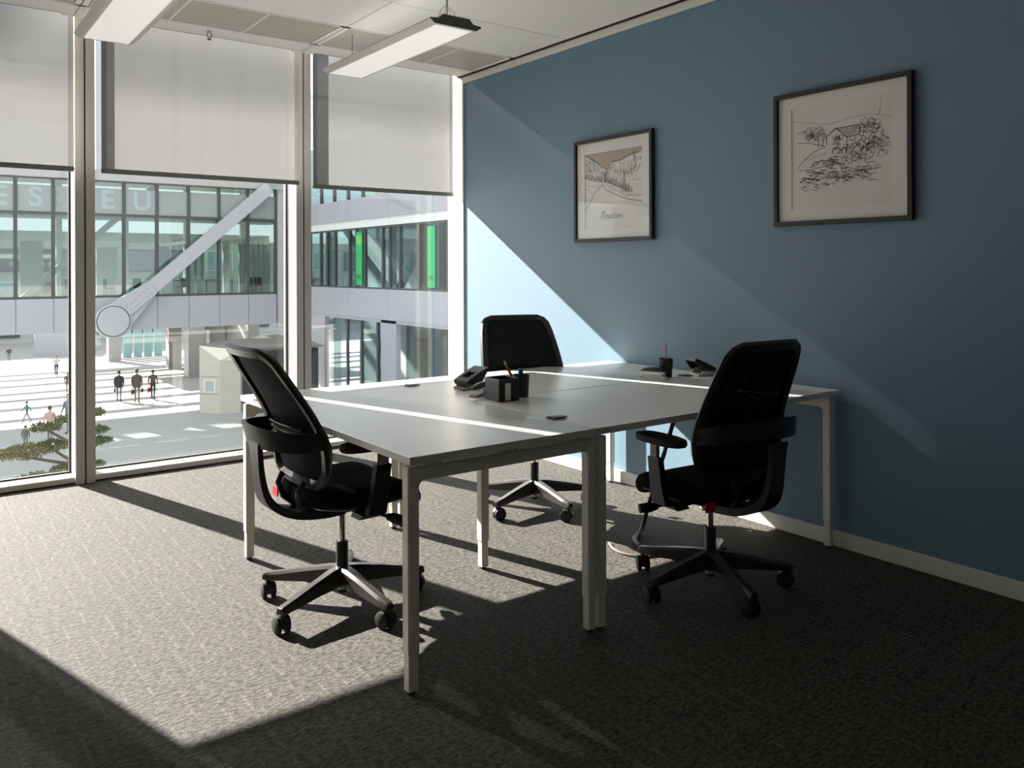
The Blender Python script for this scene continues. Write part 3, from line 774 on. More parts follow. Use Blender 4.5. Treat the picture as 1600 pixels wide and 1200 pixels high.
put_chair(ch3, 2.715, 2.290, 86, 0, 'black office chair in front of the blue wall seen from behind'); spin_base(ch3, 33 - 86)
UP = Matrix.Translation((-0.17, 0, 0.50)) @ Matrix.Rotation(R(9), 4, 'Y') @ Matrix.Translation((0.17, 0, -0.50))   # this one is set more upright and lower
for q in ch3.children:
    n_ = q.name.split('.')[0]
    if n_ in ('base_leg', 'caster', 'hub', 'column_sleeve', 'column_tip'): continue
    q.matrix_local = Matrix.Translation((0, 0, -0.03)) @ (UP if n_ in ('back_frame', 'back_mesh', 'lumbar_rib', 'back_hoop') else Matrix.Identity(4))

# ------------------------------------------------------------------ things on the desks
def pencil_cup(x, y, label):
    t = thing('pencil_cup', label, 'cup', (x, y, DZ), 0, 'black pencil cups')
    B().lathe([(0.030, 0), (0.033, 0.004), (0.0385, 0.098), (0.038, 0.100), (0.0355, 0.099), (0.031, 0.006), (0.0, 0.006)][:6], 28).build('cup_body', M_BLACK, t, smooth=True)
    B().lathe([(0.0310, 0.004), (0.0310, 0.007)], 28).build('cup_bottom', M_BLACKM, t)
    return t
def pencil(x, y, tilt, az, ln, colr, label, z0=0.008):
    t = thing('pencil', label, 'pencil', (x, y, DZ + z0), 0, 'pencils in the cups')
    d = Vector((math.sin(R(tilt)) * math.cos(R(az)), math.sin(R(tilt)) * math.sin(R(az)), math.cos(R(tilt))))
    B().tube([d * 0.0, d * (ln - 0.02)], 0.0040, 6).build('shaft', colr, t)
    B().tube([d * (ln - 0.02), d * (ln - 0.005)], [0.0038, 0.0012], 6).build('sharpened_wood', M_WOOD, t)
    B().tube([d * (ln - 0.005), d * ln], [0.0012, 0.0003], 6).build('tip', M_BLACKM, t)
    return t
def hole_punch(x, y, rz, label, upper, lower):
    t = thing('hole_punch', label, 'hole punch', (x, y, DZ), rz, 'hole punches')
    B().box((-0.065, -0.050, 0.0), (0.060, 0.050, 0.010), 0.004).build('base_plate', lower, t, smooth=True)
    B().box((-0.095, -0.060, 0.002), (-0.060, -0.028, 0.008), 0.003).build('paper_guide', lower, t)
    # cheeks with pivot
    for sy in (-1, 1):
        ck = B(); pol = [(-0.045, 0.010), (0.035, 0.010), (0.030, 0.032), (-0.005, 0.040), (-0.040, 0.028)]
        ck.prism(pol, 'y', sy * 0.046 - 0.003, sy * 0.046 + 0.003); ck.build('cheek', lower if lower is not M_BLACK else M_GREYP, t)
    # lifted handle with a window in it
    hd = B()
    def bar(y0, y1, p0, p1):
        rings = []
        n = 7
        for i in range(n):
            f_ = p0 + (p1 - p0) * i / (n - 1)
            xx = -0.055 + 0.135 * f_; zz = 0.034 + 0.072 * f_ - 0.012 * f_ * f_
            th = 0.010 + 0.004 * (1 - f_)
            rings.append([(xx + 0.3 * th, y0, zz - th), (xx + 0.3 * th, y1, zz - th), (xx - 0.3 * th, y1, zz + th * 0.5), (xx - 0.3 * th, y0, zz + th * 0.5)])
        hd.loft(rings)
    bar(-0.050, 0.050, 0.0, 0.22); bar(-0.050, -0.026, 0.22, 0.56); bar(0.026, 0.050, 0.22, 0.56); bar(-0.050, 0.050, 0.56, 1.0)
    hd.build('handle', upper, t)
    sd = B()
    for sy in (-1, 1):
        pol = [(-0.050, 0.036), (0.080, 0.092), (0.070, 0.074), (0.035, 0.030), (-0.030, 0.024)]
        sd.prism(pol, 'y', sy * 0.048 - 0.002, sy * 0.048 + 0.002)
    sd.build('handle_cheek', upper, t)
    for sy in (-0.03, 0.03): B().cyl((-0.030, sy, 0.008), (-0.030, sy, 0.040), 0.005, seg=10).build('punch_pin', M_SILV, t, smooth=True)
    return t
def stapler(x, y, rz, label, upper, lower):
    t = thing('stapler', label, 'stapler', (x, y, DZ), rz, 'staplers')
    pol = [(-0.075, 0.0), (0.075, 0.0), (0.078, 0.006), (0.060, 0.012), (-0.060, 0.014), (-0.078, 0.008)]
    B().prism(pol, 'y', -0.019, 0.019).build('base', lower, t)
    B().prism([(-0.06, 0.012), (-0.045, 0.012), (-0.032, 0.030), (-0.05, 0.034)], 'y', -0.016, 0.016).build('hinge_post', lower, t)
    B().prism([(-0.062, 0.028), (0.068, 0.030), (0.070, 0.036), (-0.062, 0.038)], 'y', -0.012, 0.012).build('staple_rail', M_SILV, t)
    rings = []
    for xx, zt, w in ((-0.072, 0.040, 0.010), (-0.060, 0.052, 0.015), (-0.02, 0.060, 0.017), (0.03, 0.058, 0.018), (0.062, 0.050, 0.017), (0.078, 0.040, 0.013)):
        rings.append([(xx, -w, 0.036), (xx, w, 0.036), (xx, w, zt - 0.006), (xx, w * 0.5, zt), (xx, -w * 0.5, zt), (xx, -w, zt - 0.006)])
    B().loft(rings).build('handle', upper, t, smooth=True)
    return t
# cluster on the seam of the desks
hole_punch(2.215, 3.350, R(8), 'black hole punch with raised handle beside the black pen cube', M_BLACK, M_GREYP)
stapler(2.135, 3.130, R(205), 'small black stapler between the hole punch and the black cube', M_BLACK, M_GREYP)
bx = thing('desk_cube', 'black open cube holder with a pale label on the left desk seam', 'holder', (2.132, 2.965, DZ), R(-3))
for nm, lo, hi in (('side', (-0.052, -0.058, 0), (-0.048, 0.058, 0.098)), ('side', (0.048, -0.058, 0), (0.052, 0.058, 0.098)), ('side', (-0.052, -0.058, 0), (0.052, -0.054, 0.098)), ('side', (-0.052, 0.054, 0), (0.052, 0.058, 0.098)), ('bottom', (-0.052, -0.058, 0), (0.052, 0.058, 0.004))):
    B().box(lo, hi, 0.0008, seg=1).build(nm, M_BLACK, bx)
B().box((-0.022, -0.0595, 0.004), (0.006, -0.0582, 0.080)).build('label_card', M_LABEL, bx)
pencil_cup(2.252, 2.985, 'black pencil cup with blue marker beside the black cube')
pencil(2.258, 3.000, 24, 152, 0.175, M_PENCIL, 'reddish brown pencil leaning over the black cube, nearer one')
pencil(2.262, 3.008, 26, 148, 0.172, M_PENCIL, 'reddish brown pencil leaning over the black cube, farther one')
mk = thing('marker_pen', 'dark blue capped marker standing in the pencil cup', 'pen', (2.240, 2.972, DZ + 0.008))
B().cyl((0, 0, 0), (0.0, 0.0, 0.09), 0.0085).build('barrel', M_BLUECAP, mk, smooth=True)
B().box((-0.011, -0.007, 0.085), (0.011, 0.007, 0.122), 0.003).build('cap', M_BLUECAP, mk, smooth=True)
# cluster by the wall
pencil_cup(3.258, 3.045, 'black pencil cup with two pale pencils on the wall-side desk')
pencil(3.268, 3.038, 6, 150, 0.172, M_PENCILP, 'pale pink pencil in the wall-side cup, left one')
pencil(3.248, 3.050, 5, -20, 0.176, M_PENCILP, 'pale pink pencil in the wall-side cup, right one')
stapler(3.178, 3.050, R(105), 'white and black stapler in front of the wall-side pencil cup', M_BLACK, M_WHITEP)
hole_punch(3.475, 2.985, R(168), 'white and black hole punch beside the wall-side chair back', M_BLACK, M_WHITEP)
def cable_port(x, y, label, r=0.045):
    t = thing('cable_port', label, 'cable port', (x, y, DZ), 0, 'cable ports in the desk tops')
    B().lathe([(r, 0.0), (r, 0.003), (r - 0.006, 0.004), (r - 0.008, 0.001)], 28).build('ring', M_GREYP, t, smooth=True)
    B().lathe([(0.0005, 0.001), (r - 0.009, 0.001), (r - 0.009, 0.0015), (0.0005, 0.0015)], 28).build('well', M_BLACKM, t)
    lid = B(); lid.loft([[(-r * 0.7, -0.022, 0.004), (-r * 0.7, 0.022, 0.004), (-r * 0.7, 0.022, 0.008), (-r * 0.7, -0.022, 0.008)], [(r * 1.1, -0.014, 0.004), (r * 1.1, 0.014, 0.004), (r * 1.1, 0.014, 0.006), (r * 1.1, -0.014, 0.006)]])
    lid.build('flap', M_BLACK, t)
    return t
cable_port(2.026, 3.585, 'grey round cable port on the desk seam nearest the window', 0.038)
cable_port(2.032, 2.470, 'grey round cable port on the desk seam nearest the camera', 0.042)
cable_port(3.372, 3.016, 'grey round cable port between the wall-side cup and hole punch', 0.040)

# cables on the floor by the right chair
def cable(name, pts, r, material, label, ribbed=False):
    P = catmull(pts, 10)
    if ribbed: rad = [r * (1.0 if i % 2 else 0.86) for i in range(len(P))]
    else: rad = r
    return tag(B().tube(P, rad, 8).build(name, material, None, smooth=True), label, 'cable')
cable('power_hose', [(3.18, 2.86, 0.70), (3.16, 2.90, 0.55), (3.12, 2.96, 0.30), (3.05, 2.98, 0.10), (2.98, 2.95, 0.022), (2.86, 2.88, 0.015), (2.80, 2.76, 0.015), (2.86, 2.64, 0.015), (2.98, 2.58, 0.015), (3.08, 2.55, 0.015)], 0.012, M_BLACK, 'ribbed black cable hose curling on the carpet behind the right chair', True)
cable('floor_cable', [(2.74, 2.93, 0.006), (2.70, 2.86, 0.006), (2.69, 2.78, 0.006), (2.73, 2.70, 0.006), (2.84, 2.66, 0.006), (2.96, 2.67, 0.006)], 0.0055, mat('cable_brown', (0.20, 0.13, 0.10), 0.5), 'thin brownish cable lying on the sunlit carpet by the right chair')

# ================================================================== outside
GZ = -6.0
M_STONE = mat('plaza_stone', (0.33, 0.315, 0.30), 0.6, noise=0.10, nscale=0.5)
M_OWHITE = mat('outer_panel', (0.36, 0.36, 0.385), 0.5, noise=0.03, nscale=0.6)
M_OWHITE2 = mat('outer_panel_bright', (0.33, 0.325, 0.315), 0.5, noise=0.03, nscale=0.6)
M_SEAM = mat('panel_backing', (0.16, 0.16, 0.17), 0.7)
M_OFRAME = mat('outer_mullion', (0.060, 0.066, 0.062), 0.5)
M_FILM = mat('window_film', (0.275, 0.295, 0.28), 0.35)
M_LETTER = mat('film_letter', (0.31, 0.385, 0.375), 0.35)
M_OGLASS = glass_mat('outer_glass', (0.62, 0.69, 0.655), 0.10, 0.02, fres=False)
M_WGLASS = glass_mat('wing_glass', (0.55, 0.66, 0.66), 0.20, 0.03, fres=False)
M_GREEN = mat('banner_green', (0.02, 0.40, 0.11), 0.5)
M_GREENL = mat('banner_lime', (0.14, 0.52, 0.09), 0.5)
M_INSIDE = mat('interior_grey', (0.36, 0.39, 0.375), 0.8, noise=0.08, nscale=0.4)
M_INSIDEL = mat('interior_pale', (0.66, 0.68, 0.66), 0.7)
M_TEAL = mat('teal_panel', (0.22, 0.36, 0.35), 0.4)
M_BEIGE = mat('kiosk_beige', (0.46, 0.43, 0.36), 0.6, noise=0.05, nscale=1.0)
M_BEIGEL = mat('kiosk_edge', (0.60, 0.57, 0.48), 0.6)
M_KROOF = mat('kiosk_roof', (0.20, 0.175, 0.16), 0.6)
M_KDARK = mat('kiosk_dark', (0.035, 0.04, 0.04), 0.25)
M_STEEL = mat('brace_paint', (0.40, 0.395, 0.405), 0.5)
M_BARK = mat('bark', (0.10, 0.075, 0.055), 0.9, noise=0.3, nscale=12)
M_LEAF = mat('pine_green', (0.095, 0.115, 0.045), 0.8, noise=0.35, nscale=4)
M_LEAF2 = mat('pine_olive', (0.16, 0.155, 0.07), 0.8, noise=0.35, nscale=4)

struct(B().box((-60, 6.4, GZ - 0.3), (60, 150, GZ)).build('floor_plaza', M_STONE))
# lower part of our own building
struct(B().box((XL - 25, 5.6, GZ), (WX + 16.0, 6.0, -0.30)).build('wall_outer_below', M_OWHITE))

# --- the far building across the plaza
FY = 50.0
fb = thing('glazed_building', 'glazed building across the plaza with letters on its upper panes', 'building', (0, FY, 0))
mx_ = [4.76 + 1.739 * k for k in range(-5, 9)]       # mullion x positions
zb, ztr, zf, zt = -0.20, 4.34, 5.80, 6.22
for k in range(len(mx_)):
    B().box((mx_[k] - 0.085, -0.10, zb), (mx_[k] + 0.085, 0.10, zt)).build('window_mullion', M_OFRAME, fb)
B().box((mx_[0], -0.08, ztr - 0.06), (mx_[-1], 0.08, ztr + 0.06)).build('transom', M_OFRAME, fb)
B().box((mx_[0], -0.08, zb - 0.02), (mx_[-1], 0.08, zb + 0.10)).build('bottom_frame', M_OFRAME, fb)
B().box((mx_[0], -0.06, zt - 0.08), (mx_[-1], 0.08, zt)).build('top_frame', M_OFRAME, fb)
for k in range(len(mx_) - 1):
    a, b = mx_[k] + 0.085, mx_[k + 1] - 0.085
    B().box((a, -0.012, zb + 0.10), (b, 0.012, ztr - 0.06)).build('window_pane', M_OGLASS, fb)
    B().box((a, -0.012, zf), (b, 0.012, zt - 0.08)).build('window_pane', M_OGLASS, fb)
    B().box((a, -0.02, ztr + 0.06), (b, 0.02, zf)).build('film_pane', M_FILM, fb)
for k in range(len(mx_) - 1):
    B().box((mx_[k] + 0.012, -0.14, -2.06), (mx_[k + 1] - 0.012, -0.04, zb - 0.03), 0.004, seg=1).build('fascia_panel', M_OWHITE, fb)
B().box((mx_[0], -0.05, -2.05), (19.4, 0.20, zb - 0.04)).build('fascia_backing', M_SEAM, fb)
B().box((mx_[-1] + 0.085, -0.12, -2.06), (19.4, 0.2, zt)).build('end_pier', M_OWHITE, fb)
B().box((mx_[0], -0.30, zt), (19.4, 3.4, zt + 0.55)).build('roof_slab', M_OWHITE2, fb)
B().box((mx_[0], 0.2, -0.52), (19.4, 3.4, -0.20)).build('floor_slab', M_INSIDEL, fb)
for k in range(0, len(mx_), 2): B().box((mx_[k] + 0.5, 2.7, -0.2), (mx_[k] + 0.8, 3.0, zt)).build('inner_column', M_INSIDEL, fb)
B().box((mx_[0], 3.1, 2.9), (19.4, 3.3, 3.5)).build('inner_beam', M_INSIDEL, fb)
B().box((mx_[0], 0.2, 4.20), (19.4, 3.3, 4.32)).build('inner_ceiling', M_INSIDE, fb)
for a, b, z0, z1, mm in ((9.0, 10.1, 0, 2.6, M_INSIDEL), (12.3, 13.0, 0, 2.7, M_TEAL), (16.2, 16.6, 0, 2.9, M_INSIDEL), (17.2, 19.2, 0, 2.9, M_INSIDE), (5.2, 6.3, 0, 2.9, M_INSIDE), (14.0, 15.0, 0, 2.4, M_INSIDE), (7.2, 7.9, 0, 2.4, M_TEAL)):
    B().box((a, 2.4, z0 - 0.2), (b, 2.55, z1)).build('partition', mm, fb)
for a, b in ((8.6, 12.6), (12.95, 14.1), (14.5, 16.2), (16.55, 19.4)):     # unseen blocks added to shade the wing; slots let streaks of sun through
    B().box((a, 0.1, zt + 0.55), (b, 3.2, 18.0)).build('upper_wall', M_OWHITE, fb)
rot = Matrix.Rotation(R(90), 4, 'X')
for ch, x in (('E', 4.05), ('S', 5.67), ('E', 9.13), ('U', 10.93)):
    text_mesh(ch, 1.45, 'window_letter', M_LETTER, fb, Matrix.Translation((x, -0.03, 5.13)) @ rot, 0.006, 0.035)
gl = B(); gx, gz_ = 7.15, 5.13
gl.tube([(gx + 0.50 * math.cos(a), -0.035, gz_ + 0.50 * math.sin(a)) for a in [2 * math.pi * i / 32 for i in range(32)]], 0.022, 6, closed=True)
gl.tube([(gx - 0.42, -0.035, gz_ - 0.28), (gx - 0.1, -0.035, gz_ - 0.24), (gx + 0.42, -0.035, gz_ - 0.28)], 0.02, 6)
gl.tube([(gx - 0.40, -0.035, gz_ - 0.30), (gx, -0.035, gz_ + 0.05), (gx + 0.25, -0.035, gz_ + 0.42)], 0.02, 6)
gl.tube([(gx + 0.40, -0.035, gz_ - 0.30), (gx - 0.05, -0.035, gz_ - 0.05), (gx - 0.32, -0.035, gz_ + 0.37)], 0.02, 6)
gl.build('globe_emblem', M_LETTER, fb)
# diagonal inside
B().loft([[(5.2 - 0.22, 0.9, -0.2), (5.2 + 0.22, 0.9, -0.2), (5.2 + 0.22, 1.2, -0.2), (5.2 - 0.22, 1.2, -0.2)], [(11.9 - 0.22, 0.9, 6.2), (11.9 + 0.22, 0.9, 6.2), (11.9 + 0.22, 1.2, 6.2), (11.9 - 0.22, 1.2, 6.2)]]).build('inner_brace', M_INSIDEL, fb)
# pedestal tables inside
for i, (x, y, lab) in enumerate(((6.9, 51.2, 'white pedestal table behind the pane under the globe emblem'), (12.9, 51.4, 'white pedestal table behind the far panes left of the brace'), (14.2, 51.3, 'white pedestal table behind the far panes under the brace'), (15.7, 51.2, 'white pedestal table behind the far panes right of the brace'))):
    t = thing('pedestal_table', lab, 'table', (x, y, -0.20), 0, 'tables in the glazed building')
    B().lathe([(0.28, 0), (0.28, 0.02), (0.05, 0.04), (0.05, 1.02), (0.10, 1.05)], 12).build('pedestal', M_INSIDEL, t)
    B().lathe([(0.45, 1.05), (0.45, 1.09)], 16).build('table_top', M_INSIDEL, t)

M_DCH = mat('far_chair', (0.03, 0.035, 0.035), 0.6)
for x, y, rz_, lab in ((7.55, 51.3, 40, 'dark far-off chair right of the table under the globe emblem'), (10.9, 51.5, -30, 'dark far-off chair behind the pane below the letter U'), (13.5, 51.6, 200, 'dark far-off chair between the tables under the brace'), (17.6, 51.2, 20, 'dark far-off chair at the right end of the glazed storey'), (18.2, 51.8, 160, 'dark far-off chair nearest the end pier of the glazed storey'), (9.4, 51.0, 100, 'dark far-off chair behind the pane below the second letter E')):
    t = thing('side_chair', lab, 'chair', (x, y, -0.20), R(rz_), 'chairs in the glazed building')
    B().box((-0.24, -0.24, 0.44), (0.24, 0.24, 0.50), 0.01).build('seat', M_DCH, t)
    B().box((-0.24, 0.20, 0.50), (0.24, 0.24, 1.0), 0.01).build('backrest', M_DCH, t)
    for a_ in (-0.2, 0.2):
        for b_ in (-0.2, 0.2): B().cyl((a_, b_, 0), (a_, b_, 0.45), 0.02, seg=6).build('leg', M_DCH, t)

# --- exterior diagonal brace with node
bc = thing('steel_brace', 'white diagonal steel brace with round node plate on the glazed building', 'brace', (9.26, 49.30, -1.50))
dv = Vector((17.95 - 9.26, 0, 6.22 + 1.50)).normalized(); nv = Vector((-dv.z, 0, dv.x))
def beam_rings(p0, p1, w0, w1, y0, y1):
    out = []
    for p, w in ((p0, w0), (p1, w1)):
        out.append([(p.x + nv.x * w, y0, p.z + nv.z * w), (p.x - nv.x * w, y0, p.z - nv.z * w), (p.x - nv.x * w, y1, p.z - nv.z * w), (p.x + nv.x * w, y1, p.z + nv.z * w)])
    return out
B().loft(beam_rings(dv * 2.6, dv * 11.7, 0.36, 0.36, -0.18, 0.18)).build('strut', M_STEEL, bc)
B().loft(beam_rings(dv * 0.75, dv * 2.7, 0.34, 0.38, -0.26, 0.14)).build('gusset_plate', M_STEEL, bc)
B().loft(beam_rings(dv * 0.3, dv * 2.9, 0.85, 0.36, -0.08, 0.10)).build('flared_end', M_STEEL, bc)
dk = B(); dk.loft([[(r_ * math.cos(2 * math.pi * j / 40), y_, r_ * math.sin(2 * math.pi * j / 40)) for j in range(40)] for r_, y_ in ((0.93, 0.10), (0.93, -0.22), (0.86, -0.26))]); dk.build('node_ring', M_STEEL, bc)
dk = B(); dk.loft([[(r_ * math.cos(2 * math.pi * j / 40), y_, r_ * math.sin(2 * math.pi * j / 40)) for j in range(40)] for r_, y_ in ((0.80, -0.25), (0.80, -0.31), (0.76, -0.33))]); dk.build('node_cap', M_STEEL, bc)
dk = B(); dk.loft([[(r_ * math.cos(2 * math.pi * j / 40), y_, r_ * math.sin(2 * math.pi * j / 40)) for j in range(40)] for r_, y_ in ((0.85, -0.255), (0.85, -0.265))]); dk.build('node_groove', M_OFRAME, bc)
for i in range(6):
    for s_ in (-0.17, 0.17):
        p = dv * (1.05 + 0.28 * i) + nv * s_
        B().cyl((p.x, -0.26, p.z), (p.x, -0.29, p.z), 0.05, seg=8).build('bolt', M_GREYP, bc)

# --- building at the far end of the plaza
rb = thing('rear_building', 'pale building at the far end of the plaza seen through the glazed storey', 'building', (0, 95, GZ))
B().box((-30, 0, 0), (60, 6, 10.4)).build('wall', M_INSIDE, rb)
for r_ in range(3):
    for k in range(12):
        x = -2 + 4.2 * k; z = 0.6 + 3.25 * r_
        wf = B().box((x, -0.15, z), (x + 3.0, 0.02, z + 2.3)).build('window', M_INSIDEL if (k + r_) % 3 == 0 else M_OFRAME, rb)
        B().box((x + 0.12, -0.20, z + 0.12), (x + 2.88, -0.14, z + 2.18)).build('pane', M_WGLASS if (k + r_) % 3 else M_TEAL, wf)
# --- entrance pavilion below the glazed storey
pv = thing('entrance_pavilion', 'white columned entrance under the glazed building behind the beige kiosk', 'pavilion', (0, 0, GZ))
for x, y, w in ((16.2, 64.2, 0.45), (16.1, 58.4, 0.55), (19.0, 60.0, 0.5), (13.6, 72.0, 0.45)):
    B().box((x - w, y - w, 0), (x + w, y + w, 3.6)).build('column', M_OWHITE2, pv)
B().box((8.5, 70.0, 2.75), (20.0, 70.6, 3.35)).build('canopy_edge', M_OWHITE2, pv)
B().box((12.0, 58.0, 3.55), (24.0, 65.0, 4.0)).build('canopy', M_OWHITE2, pv)
B().box((9.0, 80.0, 0), (13.0, 80.4, 2.2)).build('rear_wall', M_OWHITE, pv)
for k in range(5): B().box((13.9 + 0.8 * k, 74.0, 0), (14.55 + 0.8 * k, 74.15, 3.1)).build('glass_panel', M_TEAL, pv)
B().box((17.4, 63.8, 0), (18.4, 64.3, 3.0)).build('door', M_KDARK, pv)
B().box((18.6, 55.0, 0), (19.4, 63.5, 3.8)).build('side_wall', M_OWHITE2, pv)
# red board and dark board
def at_ground(px, py):
    d = fw + rt * ((px - 800) / 1292.0) - up * ((py - 418.95) / 1292.0)
    t_ = (GZ - CAM_H) / d.z
    return Vector((d.x * t_, d.y * t_, GZ))
t = thing('red_board', 'tall red advertising board standing far across the plaza', 'board', (10.85, 84.0, GZ)); B().box((-0.42, -0.08, 0.05), (0.42, 0.08, 1.75), 0.02).build('panel', M_RED, t); B().box((-0.5, -0.15, 0), (0.5, 0.15, 0.06)).build('foot', M_GREYP, t)
t = thing('dark_wall_block', 'low dark block beside the red board across the plaza', 'block', (12.9, 83.5, GZ)); B().box((-1.4, -0.3, 0.02), (1.4, 0.3, 1.75), 0.02).build('slab', M_INSIDE, t); B().box((-1.45, -0.35, 0), (1.45, 0.35, 0.05)).build('plinth', M_GREYP, t)

# --- kiosk
kk = thing('beige_kiosk', 'beige panelled kiosk with slanted roof edge standing on the plaza', 'kiosk', (12.2, 43.4, GZ))
hL = 3.42
B().loft([[(0, 0, 0), (0.75, -0.95, 0), (0.75, -0.95, 2.72), (0, 0, hL)], [(1.2, 0.95, 0), (1.9, 0.0, 0), (1.9, 0.0, 2.72), (1.2, 0.95, hL)]]).build('left_block', M_BEIGE, kk)
B().loft([[(0.75, -0.95, 0), (1.72, -1.15, 0), (1.72, -1.15, 2.62), (0.75, -0.95, 2.72)], [(1.9, 0, 0), (3.0, 0.2, 0), (3.0, 0.2, 2.62), (1.9, 0, 2.72)]]).build('front_block', M_BEIGE, kk)
B().loft([[(-0.02, 0.0, hL), (0.73, -0.98, 2.70), (1.74, -1.18, 2.62), (1.74, -1.18, 3.20)], [(1.2, 0.95, hL), (1.9, 0.02, 2.70), (3.0, 0.22, 2.62), (3.0, 0.22, 3.20)]]).build('slanted_edge', M_BEIGEL, kk)
B().loft([[(0.0, 0.02, hL), (1.74, -1.18, 3.22), (6.2, -1.2, 3.10), (5.6, 2.2, 3.60)], [(0.0, 0.02, hL + 0.08), (1.74, -1.18, 3.30), (6.2, -1.2, 3.18), (5.6, 2.2, 3.68)]]).build('roof', M_KROOF, kk)
B().box((1.74, -1.0, 0), (6.0, 1.4, 3.05)).build('dark_glazing', M_KDARK, kk)
# panel joints on the left block
for h_ in (0.95, 2.15, 2.3):
    pass
pl = B(); e1 = Vector((0.75, -0.95, 0)).normalized(); nrm = Vector((-0.95, -0.75, 0)).normalized()
def on_face(s_, z, off): return Vector((0, 0, z)) + e1 * s_ + nrm * off
def face_box(s0, s1, z0, z1, o0, o1):
    return B().loft([[on_face(s0, z0, o0), on_face(s1, z0, o0), on_face(s1, z1, o0), on_face(s0, z1, o0)], [on_face(s0, z0, o1), on_face(s1, z0, o1), on_face(s1, z1, o1), on_face(s0, z1, o1)]])
for z in (0.98, 1.86): face_box(0.02, 1.19, z - 0.012, z + 0.012, -0.01, 0.008).build('panel_joint', M_KROOF, kk)
nb = face_box(0.25, 0.95, 1.05, 1.72, 0.0, 0.02).build('notice_frame', M_BEIGEL, kk)
face_box(0.36, 0.84, 1.12, 1.65, 0.02, 0.03).build('notice_sheet', M_INSIDE, nb)
# small white sign board with dark letters in front of the wing
# --- right wing
WXX = 19.6
wg = thing('wing_building', 'white banded building wing with green banners on the right of the plaza', 'building', (WXX, 0, 0))
ys = [50.0, 46.8, 45.2, 44.31, 43.22, 41.37, 40.53, 39.52, 37.51, 36.76, 35.71, 33.91, 33.15, 32.1, 31.3, 29.2, 27.0, 24.5, 22.0]
for y1, y0 in zip(ys, ys[1:]):
    B().box((-0.02, y0 + 0.06, 0.34), (0.02, y1 - 0.06, 3.42)).build('window_pane', M_WGLASS, wg)
    B().box((-0.08, y0 - 0.06, 0.28), (0.10, y0 + 0.06, 3.48)).build('window_mullion', M_OFRAME, wg)
B().box((-0.07, 22, 0.27), (0.10, 50, 0.36)).build('bottom_frame', M_OFRAME, wg); B().box((-0.07, 22, 3.40), (0.10, 50, 3.50)).build('top_frame', M_OFRAME, wg)
seg = [50.0, 45.6, 41.2, 36.8, 32.4, 28.0, 22.0]
for y1, y0 in zip(seg, seg[1:]):
    B().box((-0.14, y0 + 0.012, -1.25), (0.15, y1 - 0.012, 0.28)).build('band_panel', M_OWHITE, wg)
    B().box((-0.14, y0 + 0.012, 3.92), (0.15, y1 - 0.012, 5.06)).build('band_panel', M_OWHITE, wg)
    B().box((-0.05, y0 + 0.012, 3.48), (0.15, y1 - 0.012, 3.92)).build('soffit_panel', M_INSIDEL, wg)
for y0, y1, z0, z1 in ((44.5, 50, GZ, -1.25), (36.0, 37.6, GZ, -1.25), (22, 30.6, GZ, -1.25)):
    B().box((-0.10, y0, z0), (0.15, y1, z1)).build('ground_wall', M_OWHITE, wg)
for a, b in ((37.6, 38.9), (38.9, 40.8), (40.8, 42.55), (42.55, 44.5), (30.6, 32.0), (32.0, 33.4), (33.4, 36.0)):
    B().box((0.40, a + 0.07, GZ), (0.44, b - 0.07, -1.35)).build('window_pane', M_WGLASS, wg)
    B().box((0.34, a - 0.07, GZ), (0.50, a + 0.07, -1.25)).build('window_mullion', M_OFRAME, wg)
B().box((-0.10, 30.6, -1.40), (0.8, 44.5, -1.25)).build('lintel', M_OWHITE, wg)
# upper storey
for y1, y0 in ((50, 47.2), (47.2, 45.4), (45.4, 43.6), (43.6, 41.8), (41.8, 40.0), (40.0, 38.2)):
    B().box((0.10, y0 + 0.08, 5.10), (0.14, y1 - 0.08, 8.4)).build('window_pane', M_WGLASS, wg)
    B().box((0.04, y0 - 0.08, 5.06), (0.20, y0 + 0.08, 8.4)).build('window_mullion', M_OFRAME, wg)
B().box((-0.14, 22, 5.06), (0.2, 33.8, 8.4)).build('upper_wall', M_OWHITE2, wg)
B().loft([[(-0.2, 37.4, 5.06), (-0.2, 33.8, 3.92), (-0.2, 33.5, 3.92), (-0.2, 37.1, 5.10)], [(0.1, 37.4, 5.06), (0.1, 33.8, 3.92), (0.1, 33.5, 3.92), (0.1, 37.1, 5.10)]]).build('slanted_rib', M_OWHITE2, wg)
B().box((-0.12, 33.8, 5.06), (0.15, 38.2, 8.4)).build('upper_wall', M_OWHITE2, wg)
# interior of the wing
B().box((5.0, 22, GZ), (5.3, 50, 8.4)).build('inner_wall', M_INSIDE, wg)
for z in (-0.3, 4.3): B().box((0.2, 22, z - 0.2), (5, 50, z + 0.15)).build('floor_slab', M_INSIDEL, wg)
for y in (45.6, 42.0, 38.2, 35.0, 31.8, 28): B().cyl((0.9, y, -0.2), (0.9, y, 4.2), 0.20).build('inner_column', M_INSIDEL, wg)
for y0, z0, y1, z1 in ((44.0, 3.9, 37.8, 0.0), (37.4, 0.0, 33.4, 3.9)):
    B().loft([[(0.55, y0 - 0.25, z0), (0.55, y0 + 0.25, z0), (0.8, y0 + 0.25, z0), (0.8, y0 - 0.25, z0)], [(0.55, y1 - 0.25, z1), (0.55, y1 + 0.25, z1), (0.8, y1 + 0.25, z1), (0.8, y1 - 0.25, z1)]]).build('inner_brace', M_INSIDEL, wg)
M_BTXT = mat('banner_text', (0.01, 0.08, 0.03), 0.5)
